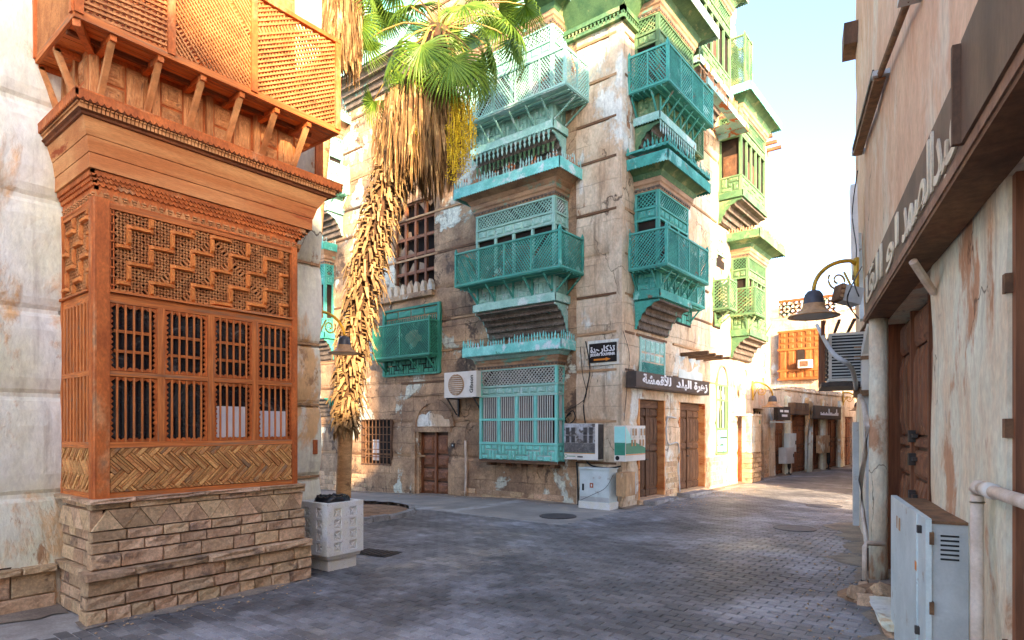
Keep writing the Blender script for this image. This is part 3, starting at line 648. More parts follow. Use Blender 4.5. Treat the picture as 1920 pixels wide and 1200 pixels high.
# lower basketwork of diagonal planks
def clip_poly(p, x0, x1, z0, z1):
    for ax, val, sg in ((0, x0, 1), (0, x1, -1), (1, z0, 1), (1, z1, -1)):
        q = []
        for i in range(len(p)):
            a, b = p[i], p[(i + 1) % len(p)]; da, db = (a[ax] - val) * sg, (b[ax] - val) * sg
            if da >= 0: q.append(a)
            if da * db < 0:
                t_ = da / (da - db); q.append((a[0] + (b[0] - a[0]) * t_, a[1] + (b[1] - a[1]) * t_))
        p = q
        if len(p) < 3: return []
    return p
def weave(f, x0, x1, z0, z1, LL, WW, ang):
    ca, sa = math.cos(R(ang)), math.sin(R(ang))
    for i in range(-40, 40):
        for j in range(-14, 15):
            ox, oz = i * WW + j * LL, -i * WW + j * LL
            for hv in (0, 1):
                for (a, b, pr) in ((.04, .42, 1.), (.47, .70, .7), (.74, .97, .85)):
                    if hv == 0: q = [(ox, oz + a * WW), (ox + LL, oz + a * WW), (ox + LL, oz + b * WW), (ox, oz + b * WW)]
                    else: q = [(ox + LL + a * WW, oz), (ox + LL + b * WW, oz), (ox + LL + b * WW, oz + LL), (ox + LL + a * WW, oz + LL)]
                    q = [(x0 + x * ca - z * sa, z0 + x * sa + z * ca) for x, z in q]
                    if max(p[0] for p in q) < x0 or min(p[0] for p in q) > x1 or max(p[1] for p in q) < z0 or min(p[1] for p in q) > z1: continue
                    q = clip_poly(q, x0, x1, z0, z1)
                    if len(q) < 3: continue
                    cx = sum(p[0] for p in q) / len(q); cz = sum(p[1] for p in q) / len(q); n = len(q)
                    if (max(p[0] for p in q) - min(p[0] for p in q)) * (max(p[1] for p in q) - min(p[1] for p in q)) < .0006: continue
                    th = .035 * pr + rj(.004); mb = MB()
                    mb.v = [(x - cx, .03, z - cz) for x, z in q] + [(x - cx, -th * .6, z - cz) for x, z in q] + [((x - cx) * .9, -th, (z - cz) * .9) for x, z in q]
                    mb.f = [(k, (k + 1) % n, n + (k + 1) % n, n + k) for k in range(n)] + [(n + k, n + (k + 1) % n, 2 * n + (k + 1) % n, 2 * n + k) for k in range(n)] + [tuple(range(2 * n, 3 * n))]
                    ob('plank', mb, 'wood_weave', bay, f @ T(cx, 0, cz))
weave(f0, .105, ln0 - .06, 1.195, 1.61, .225, .085, 45)
weave(f1, .055, ln1 - .09, 1.195, 1.61, .2, .08, 45)
# side strip bars
for z0, z1 in ((1.67, 2.3), (2.34, 3.0)):
    for k in range(8):
        piece('bar', 'box', 'wood_pc', bay, .07 + k * .094, .07 + k * .094 + .045, -.05, .025, z0, z1, f1)
    ob('backing', MB().box(.05, ln1 - .09, -.055, -.045, z0, z1), 'wood_dark', bay, f1)
# windows
mw = .07; x0w, x1w = .1, ln0 - .055; cw = (x1w - x0w - 3 * mw) / 4
for k in range(3): piece('mullion', 'box', 'wood_pc', bay, x0w + (k + 1) * cw + k * mw, x0w + (k + 1) * (cw + mw), -.04, .028, 1.665, 3.0, f0)
for r_, (z0, z1) in enumerate(((1.67, 2.29), (2.35, 2.985))):
    for k in range(4):
        a = x0w + k * (cw + mw); b = a + cw
        wn = ob('window', MB().box(a, b, -.045, -.04, z0, z1), 'glass', bay, f0)
        mb = MB(); d_ = .032; am = .022; pit = .05
        for (zt, sgn) in ((z1, -1), (z0, 1)):
            n = max(3, round((b - a) / pit)); N = n * 4; xs = [a + (b - a) * i / N for i in range(N + 1)]; e = [zt + sgn * (d_ * .45 + am * abs(math.sin(math.pi * i / 4))) for i in range(N + 1)]
            if sgn < 0: mb.strip(xs, [zt] * (N + 1), e, -.01, .012)
            else: mb.strip(xs, e, [zt] * (N + 1), -.01, .012)
        n = max(3, round((z1 - z0) / pit))
        for i in range(n):
            zz = z0 + (z1 - z0) * i / n; dz = (z1 - z0) / n
            for xx, sg in ((a, 1), (b, -1)):
                q = [(xx, zz), (xx + sg * d_ * .5, zz), (xx + sg * (d_ * .5 + am), zz + dz / 2), (xx + sg * d_ * .5, zz + dz), (xx, zz + dz)]
                mb.prism(q, -.01, .014)
        ob('scalloped_trim', mb, 'wood_orange', wn)
        nb = 5
        for i in range(nb):
            xx = a + .03 + (b - a - .06) * (i + .5) / nb
            piece('bar', 'box', 'wood_pc', wn, xx - .008, xx + .008, .012, .028, z0, z1)
        if r_:
            for zz in (z0 + .19, z0 + .38): piece('muntin', 'box', 'wood_pc', wn, a + .05, b - .05, -.035, -.012, zz - .014, zz + .014)
        elif k >= 2:
            piece('curtain', 'box', 'cloth', wn, a + .05, b - .05, -.038, -.03, z0 + .03, z0 + (.37 if k == 2 else .33))
# carved upper screen: stair bands over a diagonal grid
def screen(f, x0, x1, z0, z1):
    ob('screen_backing', MB().box(x0, x1, -.06, -.052, z0, z1), 'room_dark', bay, f)
    mb = MB(); lattice(mb, x0, x1, z0, z1, .004, .043, .018, .02, (45, -45), None, False); lattice(mb, x0, x1, z0, z1, -.012, .043 * math.sqrt(2), .01, .01, (0, 90))
    ob('lattice_screen', mb, 'wood_lattice', bay, f)
    sx = sz = .2; bw = .042
    for k in range(-14, 6):
        zb = z0 + .06 + k * .357 * .98
        for i in range(0, int((x1 - x0) / sx) + 2):
            xa = x0 + i * sx - .09; za = zb + i * sz
            for (q0, q1, r0, r1) in ((xa - bw / 2, xa + sx + bw / 2, za, za + bw), (xa + sx - bw / 2, xa + sx + bw / 2, za + bw + .001, za + sz - .001)):
                q0c, q1c, r0c, r1c = max(q0, x0), min(q1, x1), max(r0, z0), min(r1, z1)
                if q1c - q0c > .012 and r1c - r0c > .012: piece('stair_band', 'raised', 'wood_band', bay, q0c, q1c, -.01, .036, r0c, r1c, f)
screen(f0, .16, ln0 - .09, 3.11, 3.87)
screen(f1, .05, ln1 - .09, 3.11, 3.87)
for xx in (.115, .14): ob('spindle', MB().tube([(xx, -.01, 3.11), (xx, -.01, 3.87)], .007, 6), 'wood_orange', bay, f0)
for i in range(9): ob('spindle_knot', MB().box(.108, .147, -.0, .024, 3.15 + i * .083, 3.165 + i * .083), 'wood_orange', bay, f0)
# cornice: scale friezes, flared boards, dentils, scalloped eaves
KR = 2.3
for i, (o, z, hh, kind, pit) in enumerate(((.012, 4.02, .07, 'zig', .052), (.03, 4.075, .04, 'round', .05), (.045, 4.115, .035, 'round', .045), (.06, 4.15, .035, 'round', .04))):
    mb = MB(); scallop(mb, BU0, BU1, BD, o, z + hh, z, .05 if kind == 'zig' else .022, pit, .03, KR, kind); ob('scale_frieze', mb, 'wood_orange', bay)
ob('frieze_back', sweep(MB(), BU0, BU1, BD, [(0, 3.9), (.01, 4.0), (.012, 4.19)], KR), 'wood_old', bay)
for k in range(26):
    xx = .05 + k * (ln0 + .06) / 26
    for q in range(3): piece('corbel_bead', 'raised', 'wood_old', bay, xx + q * .006, xx + .05 - q * .006, -.02, .028 - q * .006, 3.985 - q * .022, 4.005 - q * .022, f0)
for k in range(11):
    xx = .02 + k * .084
    for q in range(3): piece('corbel_bead', 'raised', 'wood_old', bay, xx + q * .006, xx + .05 - q * .006, -.02, .028 - q * .006, 3.985 - q * .022, 4.005 - q * .022, f1)
mb = MB(); scallop(mb, BU0, BU1, BD, .02, 3.945, 3.92, .012, .03, .03, KR, 'zig'); ob('bead_strip', mb, 'wood_orange', bay)
bp = [(.075, 4.19), (.08, 4.33), (.105, 4.47), (.15, 4.62)]
for i in range(3):
    ob('flared_board', sweep(MB(), BU0, BU1, BD, [(bp[i][0] - .03, bp[i][1]), (bp[i][0] + .004, bp[i][1]), (bp[i + 1][0], bp[i + 1][1] - .006), (bp[i + 1][0] - .03, bp[i + 1][1] - .006)], KR), 'wood_board', bay)
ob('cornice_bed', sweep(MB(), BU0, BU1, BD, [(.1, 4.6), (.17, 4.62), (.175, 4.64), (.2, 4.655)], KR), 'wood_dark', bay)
mb = MB()
for i, (fm, ln) in enumerate(bay_faces(BU0, BU1, BD, .19, .19, .19 * KR)):
    n = int(ln / .034)
    for k in range(n):
        mb.box((k + .12) * ln / n, (k + .85) * ln / n, -.05, 0, 4.655, 4.70, fm)
        mb.box((k + .12) * ln / n, (k + .85) * ln / n, -.05, .014, 4.70, 4.715, fm)
ob('dentil_row', mb, 'wood_old', bay)
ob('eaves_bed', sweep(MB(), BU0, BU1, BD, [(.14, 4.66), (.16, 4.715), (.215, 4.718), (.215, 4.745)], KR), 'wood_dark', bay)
mb = MB(); scallop(mb, BU0, BU1, BD, .225, 4.81, 4.745, .028, .055, .02, KR); ob('eaves_fascia', mb, 'wood_orange', bay)
ob('eaves_top', sweep(MB(), BU0, BU1, BD, [(.228, 4.80), (.228, 4.815), (-.3, 4.9)], KR), 'wood_orange', bay)
# upper storey: panels, braces, projecting screened balcony
UD = BD - .18; UF = bay_faces(BU0, BU1 + .12, UD)
ob('upper_wall', MB().box(BU0, BU1 + .12, 0, UD - .01, 4.85, 7.75), 'wood_orange', bay)
for f, ln in UF[:2]:
    n = max(2, round(ln / .52)); w_ = ln / n
    for k in range(n):
        x = k * w_; piece('stile', 'box', 'wood_old', bay, x, x + .07, -.02, .03, 4.87, 5.42, f)
        for (a, b, c, e) in ((.1, .3, 4.92, 5.12), (.1, .3, 5.15, 5.37), (.32, w_ - .03, 4.92, 5.37)):
            piece('panel', 'raised', 'wood_old', bay, x + a, x + b, -.015, .018, c, e, f)
            piece('panel', 'raised', 'wood_old', bay, x + a + .04, x + b - .04, .0, .028, c + .05, e - .05, f)
OV = .24; BZ = 5.42; KB = 1.9
FB_ = bay_faces(BU0, BU1, BD, OV, OV, OV * KB)
fmF, lnF = FB_[0]; fmL, lnL = FB_[1]; fmR, lnR = FB_[2]
for k in range(6):
    a = k / 6; o0 = .62 + (BD + OV - .62) * a; o1 = .62 + (BD + OV - .62) * (a + 1 / 6)
    piece('floor_board', 'box', 'wood_pc', bay, BU0 - OV, BU1 + OV * KB, o0 + .004, o1 - .004, BZ, BZ + .03)
for k in range(5): piece('floor_board', 'box', 'wood_pc', bay, BU0 - OV, BU0 + .02, k * .125, k * .125 + .12, BZ, BZ + .03)
for f, ln in FB_:
    piece('floor_edge', 'box', 'wood_pc', bay, 0, ln, -.03, .006, BZ - .01, BZ + .06, f)
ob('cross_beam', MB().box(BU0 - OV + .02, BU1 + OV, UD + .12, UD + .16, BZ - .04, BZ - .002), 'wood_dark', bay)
nb = 6
for k in range(nb):
    x = .07 + k * (BU1 + .12 - BU0 - .14) / (nb - 1)
    p0 = (BU0 + x, -UD - .01, 4.9); p1 = (BU0 + x + .0, -(BD + OV - .05), BZ - .03)
    ob('brace', MB().bar(p0, p1, .05, .05), 'wood_old', bay)
    ob('joist', MB().bar((BU0 + x, -UD, BZ - .035), (BU0 + x, -(BD + OV - .02), BZ - .035), .055, .06), 'wood_orange', bay)
for n_ in (.02, .5):
    ob('brace', MB().bar((BU0, -n_, 4.86), (BU0 - OV + .04, -n_, BZ - .03), .05, .05), 'wood_old', bay)
    ob('joist', MB().bar((BU0, -n_, BZ - .03), (BU0 - OV + .02, -n_, BZ - .03), .05, .05), 'wood_orange', bay)
ob('joist', MB().bar((BU0 + .02, -UD, BZ - .04), (BU0 - OV + .02, -(BD + OV - .02), BZ - .04), .06, .07), 'wood_orange', bay)
def screen_panel(par, f, x0, x1, z0, z1, ang, pitch, w, th, m, fr=.04, mf=None, back=True, o=0.):
    ob('lattice_screen', lattice(MB(), x0, x1, z0, z1, o, pitch, w, th, ang), m, par, f)
SZ0, SZ1 = BZ + .06, 6.5
xs = [.03, .8, 1.65, lnF - .03]
for k in range(3):
    screen_panel(bay, fmF, xs[k] + .02, xs[k + 1] - .02, SZ0, SZ1, ((4, 84) if k == 0 else (-50, 42) if k == 1 else (30, -60)), (.05, .036, .044)[k], (.021, .015, .019)[k], .016, 'wood_lattice')
for k, x in enumerate(xs): ob('screen_post', MB().box(x - .035, x + .035, -.03, .025, BZ + .03, SZ1 + .05), 'wood_orange', bay, fmF)
ob('top_rail', MB().box(0, lnF, -.03, .03, SZ1, SZ1 + .05), 'wood_orange', bay, fmF)
screen_panel(bay, fmL, .06, lnL - .05, SZ0, SZ1, (68,), .034, .02, .014, 'wood_lattice')
ob('screen_liner', MB().box(.05, lnL - .05, -.05, -.03, SZ0, SZ1), 'wood_orange', bay, fmL)
for x in (.03, lnL - .03): ob('screen_post', MB().box(x - .03, x + .03, -.03, .025, BZ + .03, SZ1 + .05), 'wood_orange', bay, fmL)
ob('top_rail', MB().box(0, lnL, -.03, .03, SZ1, SZ1 + .05), 'wood_orange', bay, fmL)
ob('screen_post', MB().box(.0, .06, -.03, .02, BZ + .03, SZ1 + .05), 'wood_orange', bay, fmR)
screen_panel(bay, fmR, .05, lnR, SZ0, SZ1, (30, -60), .05, .022, .014, 'wood_lattice')
for k in range(5):
    for z_ in (6.6, 7.1):
        piece('panel', 'raised', 'wood_old', bay, .08 + k * .43, .08 + k * .43 + .36, -.01, .025, z_, z_ + .42, UF[0][0])
# little timber window piece at the far edge of the wall
ob('window_frame', MB().box(4.98, 5.1, .0, .06, 5.0, 5.9), 'wood_orange', LH)
ob('eaves_stub', MB().box(4.98, 5.22, .0, .14, 6.6, 6.75), 'wood_orange', LH)
# plaque and wall lamp
t = thing('wall_plaque', 'small terracotta plaque on the white wall beside the orange bay', 'plaque', L.M @ T(L.u_(588), .03, L.z_(588, 838)))
ob('plate', MB().box(-.035, .035, 0, .015, -.1, .1), 'red_plaque', t)
ob('rim', MB().box(-.028, .028, .0155, .02, -.09, .0), 'red_plaque', t)
# ------------------------------------------------------------------ green bay-windowed tower house
GH = thing('tower_house', 'tall corner house with tiers of peeling teal wooden bay windows and balconies', 'house', S.M)
E90 = RZ(90)
SZ = [1.0, 1.96, 3.14, 4.0, 4.87, 5.78, 6.8, 8.0, 8.9, 9.84, 10.79, 11.8, 12.8, 13.8]
def rect(F, x0, y0, x1, y1, n=0.):
    a = F.px(x0, y0, n); b = F.px(x1, y1, n); c = F.px((x0 + x1) / 2, y0, n)[1]; e = F.px((x0 + x1) / 2, y1, n)[1]
    return a[0], b[0], min(c, e), max(c, e)
gw = rect(S, 681, 870, 735, 787); lw = rect(S, 741, 542, 815, 378); dr = rect(S, 786, 926, 841, 810); dr = (dr[0], dr[1], -.2, dr[3])
wall('wall', GH, None, -15, -1.2, -.6, 16, 'plaster_brown', [gw, lw, dr], SZ, amp=.03, bulge=.02, seed=11, depth=.32, groove=.03)
wall('corner_pier', GH, None, -1.2, 0.0, -.3, 16, 'plaster_cream', (), SZ, amp=.02, bulge=.02, seed=21, depth=.32, fade=(None, .14), groove=.03)
d1 = rect(E, 1197, 938, 1245, 748); d2 = rect(E, 1273, 916, 1321, 752)
d1 = (d1[0], d1[1], -.1, 2.5); d2 = (d2[0], d2[1], -.1, 2.5)
gate = rect(E, 1411, 905, 1431, 765); gate = (gate[0], gate[1], -.1, 2.5); od = rect(E, 1384, 905, 1390, 750); od = (od[0] - .1, od[1] + .2, -.1, 2.5)
wall('wall', GH, E90, 0.0, 11.4, -.3, 12.4, 'plaster_cream', [d1, d2, gate, od], SZ, amp=.022, bulge=.015, seed=31, depth=.32, fade=(.14, None), groove=.025)
wall('wall', GH, E90, 0.0, 7.6, 12.402, 16, 'plaster_cream', [], [12.8, 13.8, 14.8], amp=.02, bulge=.015, seed=41, depth=.32, fade=(.14, None))
ob('core', MB().box(-14.9, -.3, -11.3, -.3, -.5, 12.3).box(-14.9, -.3, -7.5, -.3, 12.3, 15.9), 'room_dark', GH)
def courses(par, mtx, zs, spans, p=.85):
    for z in zs:
        for a, b in spans:
            x = a
            while x < b:
                xe = min(b, x + random.uniform(1.2, 3.2))
                if random.random() < p: piece('string_course', 'box', random.choice(('timber', 'timber_pale', 'timber_pale')), par, x, xe, -.04, .008 + rj(.006), z - .03, z + .025, mtx, rj(.004))
                x = xe + .01
courses(GH, None, SZ, [(-14.9, -4.4), (-1.2, -.14)])
courses(GH, E90, SZ[2:11], [(.14, .6), (2.8, 5.9)], .8)
def raised_grid(par, f, x0, x1, z0, z1, nx, nz, m, o=.0, th=.022, g=.03):
    for i in range(nx):
        for j in range(nz):
            a = x0 + (x1 - x0) * i / nx; b = x0 + (x1 - x0) * (i + 1) / nx; c = z0 + (z1 - z0) * j / nz; e = z0 + (z1 - z0) * (j + 1) / nz
            piece('panel', 'raised', m, par, a + g / 2, b - g / 2, o, o + th, c + g / 2, e - g / 2, f)
def maze(par, f, x0, x1, z0, z1, m, o=0., th=.022):
    """basket pattern of upright and lying panels"""
    h = z1 - z0; n = max(1, round((x1 - x0) / (h * .85))); w_ = (x1 - x0) / n
    for i in range(n):
        a = x0 + i * w_; q = [(0, .62, 0, .3), (.66, 1, 0, .62), (.38, 1, .66, 1), (0, .34, .34, 1), (.38, .62, .34, .62)]
        if i % 2: q = [(1 - b, 1 - a_, c, e) for a_, b, c, e in q]
        for (a_, b, c, e) in q: piece('panel', 'raised', m, par, a + a_ * w_ + .012, a + b * w_ - .012, o, o + th, z0 + c * h + .01, z0 + e * h - .01, f)
def balcony(par, mtx, bu0, bu1, bd, z0, z1, wall_u0, wall_u1, wall_d, m, mpc, mlat, npan=4, nside=1, nb=5, pitch=.058, drop=.42):
    FF = bay_faces(bu0, bu1, bd)
    mm = mtx if mtx is not None else I4
    fl = ob('balcony_floor', MB().box(bu0, bu1, .0, bd, z0 - .035, z0), mlat, par, mtx)
    for k in range(6): piece('floor_joist', 'box', mpc, par, bu0 + .02, bu1 - .02, .1 + k * (bd - .15) / 6, .13 + k * (bd - .15) / 6, z0 - .07, z0 - .036, mtx)
    for fi, (f, ln) in enumerate(FF):
        f = mm @ f; n = npan if fi == 0 else nside
        for k in range(n):
            a, b = ln * k / n, ln * (k + 1) / n
            ang = ((48, -42) if (k + fi) % 2 else (-56, 34)) if pitch < .07 else (38, -38)
            ob('lattice_screen', lattice(lattice(MB(), a + .02, b - .02, z0 + .03, z1 - .02, -.004, pitch, pitch * .42, .012, ang[:1]), a + .02, b - .02, z0 + .03, z1 - .02, -.016, pitch, pitch * .2, .008, ang[1:]), mlat, par, f)
            if k: piece('post', 'box', mpc, par, a - .018, a + .018, -.03, .012, z0, z1, f)
        for zz, h in ((z0 + .015, .05), (z1, .045)): piece('rail', 'box', mpc, par, 0, ln, -.035, .016, zz - h / 2, zz + h / 2, f)
    for (x, y) in ((bu0 + .02, -bd + .02), (bu1 - .02, -bd + .02), (bu0 + .02, -.03), (bu1 - .02, -.03)):
        ob('corner_post', MB().add([(x - .03, y - .03, z0 - .03), (x + .03, y - .03, z0 - .03), (x + .03, y + .03, z0 - .03), (x - .03, y + .03, z0 - .03), (x - .03, y - .03, z1 + .06), (x + .03, y - .03, z1 + .06), (x + .03, y + .03, z1 + .06), (x - .03, y + .03, z1 + .06), (x, y, z1 + .15)],
            [(0, 1, 5, 4), (1, 2, 6, 5), (2, 3, 7, 6), (3, 0, 4, 7), (4, 5, 8), (5, 6, 8), (6, 7, 8), (7, 4, 8)]), m, par, mtx)
    for k in range(nb):
        x = wall_u0 + .06 + (wall_u1 - wall_u0 - .12) * k / (nb - 1)
        ob('brace', MB().bar((x, -wall_d - .0, z0 - drop), (x, -bd + .06, z0 - .06), .035, .035), mpc, par, mtx)
        ob('bracket_post', MB().box(x - .025, x + .025, wall_d - .02, wall_d + .03, z0 - drop - .04, z0 - .04), mpc, par, mtx)
    for (xa, xb) in ((wall_u0, bu0 + .06), (wall_u1, bu1 - .06)):
        for o_ in (.06, wall_d - .05): ob('brace', MB().bar((xa, -o_, z0 - drop), (xb, -o_, z0 - .06), .035, .035), mpc, par, mtx)
PAL = {'teal': ('teal', 'teal_pc', 'teal'), 'mint': ('mint', 'mint_pc', 'mint'), 'green': ('green', 'green_pc', 'green'), 'aqua': ('aqua', 'mint_pc', 'aqua')}
def canopy(par, mtx, u0, u1, d, z, o, m_fl, m_fas, m_sp, h=.22, rise=.34, spike=.2, zig='bare', kr=1.):
    """zigzag moulding, flared soffit, scalloped fascia and finials"""
    mb = MB(); scallop(mb, u0, u1, d, .05, z + .1, z + .03, .045, .11, .02, 1., 'round'); ob('zigzag_moulding', mb, 'carved', par, mtx)
    ob('bead_mould', sweep(MB(), u0, u1, d, [(0, z - .04), (.03, z - .03), (.03, z + .0), (.045, z + .02), (.06, z + .1), (.09, z + .13)], 1.), zig, par, mtx)
    n = 3; pr = [(.09, z + .13), (.1, z + .13 + rise * .3), (.17, z + .13 + rise * .62), (o - .05, z + .13 + rise)]
    for i in range(n):
        ob('flared_board', sweep(MB(), u0, u1, d, [(pr[i][0] - .02, pr[i][1]), pr[i], (pr[i + 1][0], pr[i + 1][1] - .008), (pr[i + 1][0] - .02, pr[i + 1][1] - .008)], kr), m_fl if i else 'bare', par, mtx)
    zf = z + .13 + rise - .06
    mb = MB(); scallop(mb, u0, u1, d, o, zf + h, zf, .035, .075, .018, kr); ob('scalloped_fascia', mb, m_fas, par, mtx)
    ob('canopy_top', sweep(MB(), u0, u1, d, [(o - .02, zf + h - .03), (o - .02, zf + h - .025), (-.2, zf + h + .06)], kr), m_fas, par, mtx)
    if spike:
        for f, ln in bay_faces(u0, u1, d, o, o, o * kr): spikes(par, m_sp, ln, f, zf + h, spike, .085, o=-.008)
    return zf + h
def corbel(par, mtx, u0, u1, d, z, h, mside, mcar, nr=5, ndrop=True):
    pts = [(.05, 0.), (.09, .0), (.1, .1), (.14, .12), (.17, .3), (.25, .36), (.3, .52), (.42, .6), (.5, .74), (.68, .8), (.78, .9), (1., .93), (1., 1.)]
    P = [(p * d, z + q * h) for p, q in pts]
    mb = MB()
    for i in range(len(P) - 1):
        (a, za), (b, zb) = P[i], P[i + 1]
        mb.add([(u0 + .03, -a, za), (u1 - .03, -a, za), (u1 - .03, -b, zb), (u0 + .03, -b, zb)], [(0, 1, 2, 3)])
    ob('corbel', mb, mcar, par, mtx)
    for zz, oo in ((.12, .145), (.36, .255), (.6, .425), (.8, .685)):
        mb = MB(); f = T(u0 + .03, oo * d + .012); ln = u1 - u0 - .06; n = round(ln / .09); N = n * 6
        mb.strip([ln * k / N for k in range(N + 1)], [z + zz * h + .01] * (N + 1), [z + zz * h - .03 - .035 * abs(math.sin(math.pi * k / 6)) for k in range(N + 1)], -.03, 0, f)
        ob('hanging_teeth', mb, mcar, par, mtx)
    poly = [(-p, q) for p, q in P] + [(0.02, z + h), (0.02, z)]
    for ua in (u0, u1 - .03):
        n = len(poly); vs = [(ua, y, q) for y, q in poly] + [(ua + .03, y, q) for y, q in poly]
        ob('corbel_side', MB().add(vs, [tuple(range(n)), tuple(range(2 * n - 1, n - 1, -1))] + [(i, (i + 1) % n, n + (i + 1) % n, n + i) for i in range(n)]), mside, par, mtx)
def roshan(mtx, u0, u1, d, zb, pal, bal=None, pal_b=None, nwin=4, ov=.42, cor=True, cor_h=.64, mcar='carved', fas='aqua', spike=.2, sp_m='rust_spike', flare='bare', cano=True, top_only=False, hide_low=False, bal_kw={}, kr=1.):
    m, mpc, mlat = PAL[pal]; mm = mtx if mtx is not None else I4
    z = zb
    par = ob('bay_window', MB().box(u0 + .05, u1 - .05, 0, d - .07, z + .64, z + 3.2), 'room_dark', GH, mtx)
    K = None                              # parts are placed in the frame of the bay
    if cor:
        corbel(par, K, u0 - .02, u1 + .02, d + .02, z, cor_h, m, mcar)
        mb = MB(); scallop(mb, u0, u1, d, .07, z + .85, z + .69, .03, .07, .02); ob('scalloped_fascia', mb, fas if fas != 'aqua' else m, par, K)
        ob('fascia_top', sweep(MB(), u0, u1, d, [(.06, z + .84), (-.05, z + .86)]), m, par, K)
    F3 = bay_faces(u0, u1, d)
    for fi, (f, ln) in enumerate(F3):
        pw = .07
        for za, zc_ in ((.66, 1.32), (2.48, 2.76)): ob('backing_panel', MB().box(0, ln, -.05, -.017, z + za, z + zc_), m, par, f)
        for x in (0, ln - pw): piece('post', 'box', mpc, par, x, x + pw, -.05, .012, z + .66, z + 3.12, f)
        maze(par, f, pw, ln - pw, z + .88, z + 1.3, mpc, -.015, .026)
        for zz, h in ((z + .865, .04), (z + 1.32, .05), (z + 2.49, .05), (z + 2.75, .045), (z + 3.12, .06)): piece('rail', 'box', mpc, par, 0, ln, -.04, .018, zz - h / 2, zz + h / 2, f)
        n = nwin if fi == 0 else max(1, round(nwin * ln / (u1 - u0)))
        for k in range(1, n):
            x = pw + (ln - 2 * pw) * k / n; piece('mullion', 'box', mpc, par, x - .035, x + .035, -.045, .01, z + 1.34, z + 2.47, f)
        for k in range(n):
            a = pw + (ln - 2 * pw) * k / n + .05; b = pw + (ln - 2 * pw) * (k + 1) / n - .05
            if random.random() < .55:
                zz = z + random.uniform(1.9, 2.2); piece('shutter', 'raised', 'wood_brown', par, a, b, -.055, -.03, z + 1.36, zz + rj(.1), f)
        raised_grid(par, f, pw, ln - pw, z + 2.52, z + 2.73, max(2, round((ln - 2 * pw) / .28)), 1, mpc, -.02, .03, .05)
        ob('lattice_screen', lattice(MB(), pw, ln - pw, z + 2.77, z + 3.1, .0, .068, .024, .014, (45, -45)), m, par, f)
    if bal:
        b0, b1, bd = bal; bm = PAL[pal_b or pal]
        balcony(par, K, b0, b1, bd, z + 1.31, z + 2.12, u0, u1, d, bm[0], bm[1], bm[2], **bal_kw)
    if cano: canopy(par, K, u0, u1, d, z + 3.16, ov, flare, fas, sp_m, spike=spike, kr=kr)
    return par
# alley face, first column
SU0, SU1, SD = -3.89, -1.446, .56
roshan(None, SU0, SU1, SD, 4.1, 'mint', (-4.22, -1.0, 1.0), 'teal', bal_kw=dict(npan=4, nside=1, nb=5), spike=.24, flare='bare')
p2 = roshan(None, SU0 - .1, SU1 - .06, SD, 8.12, 'mint', (-4.4, -.86, 1.0), 'mint', bal_kw=dict(npan=5, nside=2, nb=6), fas='mint', flare='green', spike=0)
for f, ln in bay_faces(SU0 - .1, SU1 - .06, SD, .05, .05)[:1]:
    ob('drop_fringe', drops(MB(), ln, f, 8.78, .24, .14), 'mint', p2, f if False else None)
    ob('drop_fringe', drops(MB(), ln, f @ T(0, -.18, -.2), 8.76, .22, .14), 'green', p2)
# turquoise street-level window of the alley face
def ground_window():
    u0, u1, d = -4.0, -1.55, .3
    par = ob('bay_window', MB().box(u0 + .04, u1 - .04, 0, d - .12, .96, 3.4), 'room_dark', GH)
    m, mpc, ml = 'aqua', 'mint_pc', 'mint'
    M_ = {'low': 'aqua_pc'}
    for fi, (f, ln) in enumerate(bay_faces(u0, u1, d)):
        pw = .07 if fi == 0 else .04
        for za, zc_ in ((.96, 1.4), (2.62, 2.86)): ob('backing_panel', MB().box(0, ln, -.06, -.02, za, zc_), 'mint', par, f)
        for x in (0, ln - pw): piece('post', 'box', 'aqua_pc', par, x, x + pw, -.06, .012, .96, 3.34, f)
        for zz, h, q in ((.975, .05, 'wood_brown'), (1.42, .06, 'aqua_pc'), (2.02, .06, 'aqua_pc'), (2.62, .05, 'mint_pc'), (2.87, .05, 'mint_pc'), (3.3, .06, 'mint_pc')): piece('rail', 'box', q, par, 0, ln, -.045, .02, zz - h / 2, zz + h / 2, f)
        n = 4 if fi == 0 else 1
        for k in range(1, n):
            x = pw + (ln - 2 * pw) * k / n; piece('mullion', 'box', 'aqua_pc', par, x - .045, x + .045, -.045, .012, 1.44, 2.6, f)
        for k in range(n):
            a = pw + (ln - 2 * pw) * k / n + .05; b = pw + (ln - 2 * pw) * (k + 1) / n - .05
            nb = 7 if fi == 0 else 2
            for (za, zb) in ((1.45, 1.99), (2.05, 2.6)):
                for i in range(nb):
                    x = a + (b - a) * (i + .5) / nb; piece('bar', 'box', 'bar_grey', par, x - .011, x + .011, -.02, .004, za, zb, f)
                if random.random() < .6 and fi == 0: piece('shutter', 'raised', 'wood_brown', par, a, (a + b) / 2 + .02, -.1, -.06, za, zb, f)
        maze(par, f, pw, ln - pw, 1.0, 1.39, 'aqua_pc', -.02, .03)
        raised_grid(par, f, pw, ln - pw, 2.65, 2.85, max(1, round(ln / .27)), 1, 'mint_pc', -.02, .03, .06)
        ob('lattice_screen', lattice(MB(), pw, ln - pw, 2.9, 3.27, .0, .072, .026, .014, (45, -45)), 'mint_grey', par, f)
    canopy(par, None, u0, u1, d, 3.34, .33, 'mint', 'aqua', 'aqua', h=.2, rise=.26, spike=.22)
    for k in range(5): piece('sill_beam', 'box', 'timber', par, u0 + .2 + k * .5, u0 + .34 + k * .5, 0, .26, .84, .945)
    piece('sill_board', 'box', 'timber', par, u0 - .02, u1 + .04, 0, d + .03, .93, .955)
ground_window()
